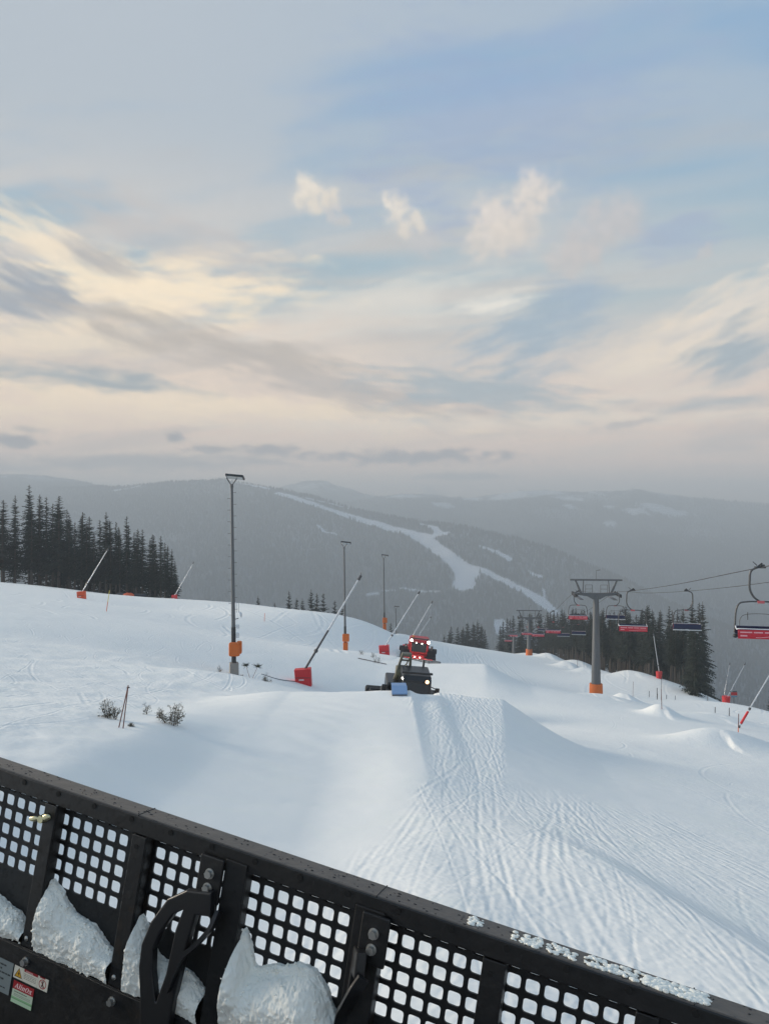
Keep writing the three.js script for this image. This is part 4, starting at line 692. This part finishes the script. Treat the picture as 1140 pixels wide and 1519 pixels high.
const wornRough = noiseTexture(256, (u, v) => { const t = 0.5 + 0.2 * fbm(u * 12, v * 12, 4.5, 4) + 0.2 * sstep(0.1, 0.4, fbm(u * 30, v * 30, 1.5, 3)); return [t, t, t]; });
const scuff = noiseTexture(256, (u, v) => { const t = 0.5 + 0.5 * fbm(u * 24, v * 24, 3.5, 4); return [t, t, t]; });
const guardPaint = new THREE.MeshStandardMaterial({ map: worn, roughnessMap: wornRough, roughness: 1, bumpMap: scuff, bumpScale: 0.0012, metalness: 0.0 });
const dustySheen = noiseTexture(512, (u, v) => { const s = 0.5 + 0.5 * fbm(u * 9, v * 9, 2.9, 5), chip = sstep(0.24, 0.3, fbm(u * 26, v * 26, 9.1, 4)); return [lerp(0.28 + 0.07 * s, 0.09, chip), lerp(0.252 + 0.065 * s, 0.09, chip), lerp(0.228 + 0.06 * s, 0.09, chip)]; }); dustySheen.colorSpace = THREE.SRGBColorSpace;  // dust brown, lightened to paint in the warm sky reflection, with dark chips
const railTop = new THREE.MeshStandardMaterial({ map: dustySheen, roughness: 0.34, bumpMap: scuff, bumpScale: 0.0015 });
const zinc = M(0.5, 0.49, 0.46, 0.35, { metalness: 0.85 }), holeBlack = M(0.004, 0.004, 0.004, 0.9), strapMat = M(0.011, 0.011, 0.012, 0.42);
function metric(g, k = 2.2) { const p = g.attributes.position, n = g.attributes.normal, uv = new Float32Array(p.count * 2); for (let i = 0; i < p.count; i++) { const ax = Math.abs(n.getX(i)), ay = Math.abs(n.getY(i)), az = Math.abs(n.getZ(i)); const a = ax > ay && ax > az ? [p.getZ(i), p.getY(i)] : ay > az ? [p.getX(i), p.getZ(i)] : [p.getX(i), p.getY(i)]; uv[i * 2] = a[0] * k; uv[i * 2 + 1] = a[1] * k; } g.setAttribute('uv', new THREE.BufferAttribute(uv, 2)); return g; }
const guard = new THREE.Group(); guard.name = 'vehicle_guard'; tag(guard, 'black steel guard with perforated panels, posts, strap handles and warning stickers', 'guard'); guard.applyMatrix4(guardFrame); scene.add(guard);
const gb = (w, h, d, x, y, z, r = 0.004) => metric(box(w, h, d, x, y, z, r));
// top rail: front flange, top cap
{
  const len = 2.6, cx = -0.55;
  part('rail_front', gb(len, 0.041, 0.01, cx, -0.0215, -0.004, 0.003), guardPaint, guard);
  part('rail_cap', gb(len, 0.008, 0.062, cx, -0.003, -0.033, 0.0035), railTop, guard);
  part('rail_back', gb(len, 0.05, 0.006, cx, -0.033, -0.06, 0.002), guardPaint, guard);
  for (let k = -3; k < 19; k++) { const x = -1.289 + 0.1145 * k; if (x > 0.7 || x < -1.8) continue; part('rivet_hole', new THREE.CylinderGeometry(0.0068, 0.0068, 0.004, 14).rotateX(Math.PI / 2).translate(x, -0.0125, 0.0005), holeBlack, guard); }
  for (let k = 0; k < 5; k++) part('cap_joint', gb(0.0025, 0.0092, 0.0635, -1.55 + k * 0.62, -0.0026, -0.033, 0.001), guardPaint, guard);
}
// perforated sheets between the posts
const postAt = [-1.752, -1.479, -1.206, -0.932, -0.672, -0.35, -0.072, 0.216, 0.49], postW = [0.038, 0.038, 0.038, 0.04, 0.056, 0.066, 0.046, 0.04, 0.04];
{
  const hs = 0.0138, rc = 0.0075, pitch = 0.0373;
  for (let b = 0; b + 1 < postAt.length; b++) {
    const x0 = postAt[b] + postW[b] / 2, x1 = postAt[b + 1] + postW[b + 1] / 2, sh = new THREE.Shape(); sh.moveTo(x0, -0.39); sh.lineTo(x1, -0.39); sh.lineTo(x1, -0.012); sh.lineTo(x0, -0.012);
    for (let c = -20; c < 60; c++) for (let r = 0; r < 6; r++) {
      const x = -1.094 + c * pitch, y = -0.0445 - r * 0.0375; if (x - hs < x0 + 0.001 || x + hs > x1 - 0.001) continue;
      
      const h = new THREE.Path(); h.moveTo(x - hs + rc, y - hs); h.lineTo(x + hs - rc, y - hs); h.quadraticCurveTo(x + hs, y - hs, x + hs, y - hs + rc); h.lineTo(x + hs, y + hs - rc); h.quadraticCurveTo(x + hs, y + hs, x + hs - rc, y + hs); h.lineTo(x - hs + rc, y + hs); h.quadraticCurveTo(x - hs, y + hs, x - hs, y + hs - rc); h.lineTo(x - hs, y - hs + rc); h.quadraticCurveTo(x - hs, y - hs, x - hs + rc, y - hs); sh.holes.push(h);
    }
    part('perforated_panel', metric(new THREE.ExtrudeGeometry(sh, { depth: 0.005, bevelEnabled: false, curveSegments: 4 }).translate(0, 0, -0.034)), guardPaint, guard);
  }
}
// posts: folded channels
postAt.forEach((x, i) => {
  const w = postW[i], wide = i === 4 || i === 5, p = part('post', plain([gb(w, wide ? 0.75 : 0.352, 0.005, x + w / 2, wide ? -0.4 : -0.218, 0.0035, 0.002), gb(0.005, wide ? 0.75 : 0.352, 0.03, x + w - 0.0025, wide ? -0.4 : -0.218, -0.014, 0.002), gb(0.005, wide ? 0.75 : 0.352, 0.03, x + 0.0025, wide ? -0.4 : -0.218, -0.014, 0.002)]), guardPaint, guard);
  if (!wide) { part('rivet', new THREE.SphereGeometry(0.0065, 10, 6).scale(1, 1, 0.5).translate(x + w * 0.38, -0.373, 0.007), zinc, p); part('rivet_hole', new THREE.CylinderGeometry(0.0055, 0.0055, 0.004, 12).rotateX(Math.PI / 2).translate(x + w * 0.4, -0.068, 0.005), holeBlack, p); }
});
// lower sheet with its folded lip and hex bolts
part('lower_sheet', gb(2.6, 0.4, 0.006, -0.55, -0.6, 0.004, 0.002), guardPaint, guard);
part('sheet_lip', gb(2.6, 0.006, 0.052, -0.55, -0.399, -0.02, 0.002), guardPaint, guard);
part('back_sheet', gb(2.6, 0.14, 0.005, -0.55, -0.43, -0.0425, 0.002), guardPaint, guard);
function hexBolt(x, y, z, r) { const b = part('hex_bolt', plain([new THREE.CylinderGeometry(r * 1.22, r * 1.22, 0.003, 18).rotateX(Math.PI / 2).translate(x, y, z), new THREE.CylinderGeometry(r * 0.94, r, 0.009, 6).rotateX(Math.PI / 2).rotateZ(0.4).translate(0, 0, 0).translate(x, y, z + 0.006)]), zinc, guard); return b; }
for (const x of [-1.454, -1.181, -0.91]) hexBolt(x, -0.425, 0.0085, 0.0085);
// handle brackets and straps
function ribbon(pts, wide, thick) {
  const c = new THREE.CatmullRomCurve3(pts), n = 40, P = [], I = [];
  for (let k = 0; k <= n; k++) { const p = c.getPoint(k / n), t = c.getTangent(k / n), across = V(0, 0, 1).addScaledVector(t, -t.z).normalize(), out = new THREE.Vector3().crossVectors(t, across).normalize(); for (const [a, b] of [[-1, -1], [1, -1], [1, 1], [-1, 1]]) { const q = p.clone().addScaledVector(across, a * wide / 2).addScaledVector(out, b * thick / 2); P.push(q.x, q.y, q.z); } }
  for (let k = 0; k < n; k++) for (let e = 0; e < 4; e++) { const a = k * 4 + e, b = k * 4 + (e + 1) % 4; I.push(a, b, a + 4, b, b + 4, a + 4); }
  I.push(0, 1, 2, 0, 2, 3, n * 4, n * 4 + 2, n * 4 + 1, n * 4, n * 4 + 3, n * 4 + 2);
  const g = new THREE.BufferGeometry(); g.setAttribute('position', new THREE.Float32BufferAttribute(P, 3)); g.setIndex(I); const f = g.toNonIndexed(); f.computeVertexNormals(); return f;
}
function handle(x, dy, edge) {
  const h = part('handle_bracket', gb(0.062, 0.1, 0.009, x, -0.078 + dy, 0.0105, 0.003), guardPaint, guard);
  for (const y of [-0.064, -0.096]) { const bolt = hexBolt(x, y + dy, 0.0155, 0.0095); bolt.removeFromParent(); h.add(bolt); }
  const grab = new THREE.Shape([[0.018, -0.1], [-0.04, -0.112], [-0.085, -0.145], [-0.118, -0.205], [-0.133, -0.26], [-0.13, -0.31], [-0.114, -0.37], [-0.1, -0.44], [-0.095, -0.62], [-0.036, -0.62], [-0.036, -0.44], [-0.034, -0.36], [-0.022, -0.22], [-0.012, -0.15], [0.024, -0.142]].map((q) => new THREE.Vector2(...q)));
  grab.holes.push(new THREE.Path([[-0.04, -0.148], [-0.068, -0.166], [-0.095, -0.215], [-0.108, -0.262], [-0.1, -0.31], [-0.078, -0.37], [-0.07, -0.37], [-0.056, -0.3], [-0.05, -0.2]].map((q) => new THREE.Vector2(...q))));
  const body = new THREE.ExtrudeGeometry(grab, { depth: 0.014, bevelEnabled: true, bevelSize: 0.004, bevelThickness: 0.004, bevelSegments: 3 }).translate(0, 0, 0.016);
  const place = (g) => { if (edge) g.rotateY(-1.05); return g.translate(x, dy, edge ? 0.012 : 0); };
  part('grab_loop', place(body), strapMat, h);
  part('strap', place(ribbon([[0.04, -0.135, 0.016], [0.036, -0.165, 0.03], [0.012, -0.205, 0.036], [-0.02, -0.245, 0.038], [-0.045, -0.33, 0.034]].map((q) => V(...q)), 0.024, 0.009)), strapMat, h);
}
handle(-0.702, 0, false); handle(-0.298, -0.002, true);
{ // wing nut on the first post
  const w = part('wing_nut', plain([new THREE.CylinderGeometry(0.009, 0.011, 0.016, 12).rotateX(Math.PI / 2).translate(-1.2, -0.078, 0.014), new THREE.SphereGeometry(0.011, 10, 8).scale(1.3, 0.7, 0.35).rotateZ(0.35).translate(-1.183, -0.068, 0.02), new THREE.SphereGeometry(0.011, 10, 8).scale(1.5, 0.6, 0.35).rotateZ(0.3).translate(-1.221, -0.082, 0.02)]), M(0.62, 0.58, 0.36, 0.3, { metalness: 0.8 }), guard);
}
// stickers on the lower sheet
function sticker(name, label, x0, x1, y0, y1, draw) {
  const W = 512, H = Math.round(512 * (y1 - y0) / (x1 - x0)), cv = document.createElement('canvas'); cv.width = W; cv.height = H; draw(cv.getContext('2d'), W, H);
  const t = new THREE.CanvasTexture(cv); t.colorSpace = THREE.SRGBColorSpace; const m = part(name, new THREE.PlaneGeometry(x1 - x0, y1 - y0).translate((x0 + x1) / 2, -(y0 + y1) / 2, 0.0085), new THREE.MeshStandardMaterial({ map: t, roughness: 0.45 }), guard); m.userData.label = label; return m;
}
const words = (c, x, y, w, h, lines, color) => { c.fillStyle = color; for (let k = 0; k < lines; k++) { let q = x; const row = y + k * h; while (q < x + w - 8) { const L = Math.min(10 + rnd() * 34, x + w - q); c.fillRect(q, row, L, h * 0.45); q += L + 7; } } };
reseed(3);
sticker('type_plate', 'grey sticker with lines of small print', -1.36, -1.215, 0.442, 0.52, (c, W, H) => { c.fillStyle = '#7c8484'; c.fillRect(0, 0, W, H); c.fillStyle = '#23282a'; for (const [y, w, hh] of [[0.14, 0.3, 13], [0.26, 0.24, 15], [0.38, 0.42, 13], [0.56, 0.3, 15], [0.82, 0.36, 9]]) { let q = W * 0.5; while (q < W * (0.5 + w)) { const L = 12 + rnd() * 30; c.fillRect(q, y * H, L, hh); q += L + 6; } c.fillRect(W * 0.06, y * H, W * 0.36, hh); } });
sticker('warning_sticker', 'white warning sticker with yellow triangle and red prohibition ring', -1.211, -1.1, 0.4425, 0.4725, (c, W, H) => {
  c.fillStyle = '#d8d2c2'; c.fillRect(0, 0, W, H); c.fillStyle = '#8e1f24'; c.fillRect(W * 0.29, 0, W * 0.4, H * 0.2); c.fillRect(W * 0.74, 0, W * 0.16, H * 0.1); c.fillStyle = '#e9c9c4'; c.font = 'bold 20px sans-serif'; c.fillText('WARNUNG', W * 0.34, H * 0.17);
  c.fillStyle = '#c99a23'; c.strokeStyle = '#3d2c0a'; c.lineWidth = 7; c.beginPath(); c.moveTo(W * 0.14, H * 0.16); c.lineTo(W * 0.245, H * 0.84); c.lineTo(W * 0.04, H * 0.84); c.closePath(); c.fill(); c.stroke(); c.fillStyle = '#3a1208'; c.beginPath(); c.moveTo(W * 0.15, H * 0.34); c.lineTo(W * 0.115, H * 0.62); c.lineTo(W * 0.145, H * 0.58); c.lineTo(W * 0.135, H * 0.78); c.lineTo(W * 0.18, H * 0.5); c.lineTo(W * 0.15, H * 0.53); c.fill();
  words(c, W * 0.3, H * 0.34, W * 0.36, H * 0.12, 4, '#8d897c'); c.strokeStyle = '#9d2226'; c.lineWidth = 9; c.beginPath(); c.ellipse(W * 0.845, H * 0.54, W * 0.095, H * 0.34, 0, 0, 7); c.stroke(); c.beginPath(); c.moveTo(W * 0.78, H * 0.3); c.lineTo(W * 0.91, H * 0.78); c.stroke(); c.fillStyle = '#4a2422'; c.beginPath(); c.arc(W * 0.85, H * 0.34, 11, 0, 7); c.fill(); c.fillRect(W * 0.83, H * 0.42, 18, 36); c.fillRect(W * 0.815, H * 0.62, 12, 24); c.fillRect(W * 0.86, H * 0.62, 12, 26); c.fillStyle = '#a39b8a'; c.fillRect(W * 0.275, 0, 3, H); c.fillRect(W * 0.7, 0, 3, H);
});
sticker('maker_sticker', 'red, white and green sticker with white script lettering', -1.206, -1.139, 0.478, 0.53, (c, W, H) => { c.fillStyle = '#bfcbb4'; c.fillRect(0, 0, W, H); c.fillStyle = '#a02028'; c.fillRect(0, 0, W, H * 0.38); c.fillStyle = '#f1d6d2'; c.font = 'italic bold 118px serif'; c.fillText('AlinOx', 40, H * 0.31); c.fillStyle = '#4f5a4a'; c.font = 'bold 44px sans-serif'; words(c, W * 0.1, H * 0.46, W * 0.62, H * 0.08, 1, '#454c42'); words(c, W * 0.1, H * 0.57, W * 0.8, H * 0.065, 2, '#88937f'); c.fillStyle = '#8fb98a'; c.fillRect(0, H * 0.72, W, H * 0.1); c.fillStyle = '#6fa070'; c.fillRect(0, H * 0.79, W, H * 0.04); c.fillStyle = '#b5d0ae'; c.fillRect(0, H * 0.85, W, H * 0.15); });
// deck, chassis and tracks that carry the guard
part('deck', gb(2.9, 0.06, 2.3, -0.4, -0.83, 1.15), guardPaint, guard);
part('chassis', gb(1.5, 0.62, 3.6, -0.2, -1.17, 1.4, 0.03), M(0.4, 0.02, 0.02, 0.4), guard);
for (const s of [-1, 1]) { const sh = new THREE.Shape(); sh.moveTo(-1.8, -2.5); sh.lineTo(1.6, -2.5); sh.quadraticCurveTo(2.1, -2.4, 2.1, -1.95); sh.quadraticCurveTo(2.1, -1.6, 1.6, -1.55); sh.lineTo(-1.8, -1.55); sh.quadraticCurveTo(-2.3, -1.6, -2.3, -2.0); sh.quadraticCurveTo(-2.3, -2.45, -1.8, -2.5); part('track', new THREE.ExtrudeGeometry(sh, { depth: 1.1, bevelEnabled: false }).rotateY(-Math.PI / 2).translate(s * 1.4 + 0.35, 0, 1.3), rubber, guard); }

// ---------------------------------------------------------------- snow caught in the guard
const caught = M(0.88, 0.865, 0.79, 0.95);
function fbm3(x, y, z, n) { let v = 0, a = 0.5; for (let i = 0; i < n; i++) { v += a * noiseGen.noise(x, y, z + i * 5.1); x *= 2.1; y *= 2.1; z *= 2.1; a *= 0.5; } return v; }
function pile(label, x0, x1, top, depthFront) {
  const n = Math.max(30, Math.round((x1 - x0) / 0.0016)), mseg = 130, P = [], I = [];
  for (let i = 0; i <= n; i++) for (let j = 0; j <= mseg; j++) {
    const x = lerp(x0, x1, i / n), u = j / mseg, T = -(table(top, x - 0.008) + table(top, x) + table(top, x + 0.008)) / 3 + 0.014 * noise(x * 19, 1.7), base = -0.394, h = Math.max(0.006, T - base);
    const y = base + h * (u < 0.8 ? Math.sin(u / 0.8 * Math.PI / 2) : 1), z = u < 0.8 ? 0.004 + depthFront * Math.sin(Math.min(1, u * 1.7) * Math.PI) * (0.4 + 2.5 * h) - 0.02 * sstep(0.25, 0.8, u) : lerp(-0.016, -0.0285, (u - 0.8) / 0.2);
    P.push(x, y, z);
  }
  for (let i = 0; i < n; i++) for (let j = 0; j < mseg; j++) { const a = i * (mseg + 1) + j, b = a + mseg + 1; I.push(a, b, a + 1, b, b + 1, a + 1); }
  const g = new THREE.BufferGeometry(); g.setAttribute('position', new THREE.Float32BufferAttribute(P, 3)); g.setIndex(I); g.computeVertexNormals();
  const p = g.attributes.position, q = g.attributes.normal;
  for (let i = 0; i < p.count; i++) { const x = p.getX(i), y = p.getY(i), z = p.getZ(i), k = 0.012 * fbm3(x * 15, y * 15, z * 15, 2) + 0.009 * Math.abs(fbm3(x * 42, y * 42, z * 42 + 8, 3)) + 0.0024 * fbm3(x * 110, y * 110, z * 110 + 3, 2) + 0.002 * fbm3(x * 230, y * 230, z * 230, 2); p.setXYZ(i, clamp(x + q.getX(i) * k, x0, x1), Math.max(-0.395, y + q.getY(i) * k), Math.max(-0.0288, z + Math.abs(q.getZ(i)) * k)); }
  g.computeVertexNormals(); g.setAttribute('uv', new THREE.Float32BufferAttribute(new Float32Array(p.count * 2), 2));
  const grains = [g], total = Math.round(700 * (x1 - x0));
  for (let k = 0; k < total; k++) { const i = Math.floor(rnd() * p.count); if (i % (mseg + 1) > mseg * 0.86) continue; const r = rr(0.001, 0.0028) * (rnd() < 0.06 ? 1.6 : 1); grains.push(new THREE.IcosahedronGeometry(r, 1).scale(rr(0.8, 1.3), rr(0.7, 1.1), rr(0.8, 1.2)).rotateX(rr(0, 3)).translate(p.getX(i) + rr(-0.002, 0.002), p.getY(i) + rr(-0.002, 0.003), p.getZ(i) + r * 0.15)); }
  const m = part('snow_pile', plain(grains).applyMatrix4(guardFrame), caught, scene); tag(m, label, 'snow'); return m;
}
reseed(515);
pile('loose snow in the guard bay beside the grey sticker', -1.44, -1.208, [[-1.44, 0.3], [-1.3, 0.325], [-1.25, 0.34], [-1.208, 0.36]], 0.02);
pile('loose snow heaped against the post over the warning sticker', -1.166, -0.934, [[-1.166, 0.225], [-1.14, 0.24], [-1.115, 0.265], [-1.09, 0.285], [-1.05, 0.302], [-1.0, 0.312], [-0.934, 0.345]], 0.022);
pile('loose snow behind the strap handle loop', -0.89, -0.68, [[-0.89, 0.23], [-0.87, 0.255], [-0.82, 0.3], [-0.77, 0.318], [-0.72, 0.312], [-0.68, 0.335]], 0.02);
pile('largest snow heap, in the bay between the two strap handles', -0.613, -0.355, [[-0.613, 0.16], [-0.592, 0.19], [-0.575, 0.23], [-0.54, 0.232], [-0.5, 0.224], [-0.46, 0.205], [-0.435, 0.192], [-0.41, 0.215], [-0.38, 0.25], [-0.355, 0.28]], 0.045);
{
  reseed(404);
  const clump = (label, x0, x1, n, size) => {
    const L = [];
    for (let k = 0; k < n; k++) { const x = lerp(x0, x1, rnd()), r = size * rr(0.35, 1), g = new THREE.IcosahedronGeometry(r, 1), p = g.attributes.position; for (let i = 0; i < p.count; i++) { const q = 1 + 0.7 * noise(p.getX(i) * 140 + k, p.getY(i) * 140, p.getZ(i) * 140); p.setXYZ(i, p.getX(i) * q * 1.4, p.getY(i) * q * 0.6, p.getZ(i) * q); } g.computeVertexNormals(); L.push(g.translate(x, 0.0005 + r * 0.4, rr(-0.05, -0.012))); }
    tag(part('snow_crumbs', plain(L).applyMatrix4(guardFrame), caught, scene), label, 'snow').userData.kind = 'stuff';
  };
  clump('pinch of snow crumbs on the guard rail, smallest of the row', -0.118, -0.09, 26, 0.0045);
  clump('snow crumbs on the guard rail above the wide dark post', -0.025, 0.03, 60, 0.005);
  clump('snow crumbs on the guard rail in the middle of the row', 0.04, 0.095, 55, 0.0048);
  clump('long streak of snow crumbs on the guard rail', 0.115, 0.21, 100, 0.0052);
  clump('biggest streak of snow crumbs on the guard rail', 0.22, 0.335, 190, 0.0062);
}
// droplets and grit on the rail cap
{
  reseed(12); const L = []; for (let k = 0; k < 190; k++) { const x = rr(-1.4, 0.6), r = rr(0.0008, 0.0026); L.push(new THREE.SphereGeometry(r, 6, 4).scale(rr(1, 2.4), 0.5, 1).translate(x, 0.0012, rr(-0.058, -0.008))); }
  const m = part('grit', plain(L).applyMatrix4(guardFrame), M(0.01, 0.01, 0.011, 0.2), scene); tag(m, 'dark specks of grit and meltwater on the guard rail', 'grit'); m.userData.kind = 'stuff';
}
scene.traverse((o) => { if (o.isMesh) { o.castShadow = true; o.receiveShadow = true; } });
renderer.render(scene, camera);
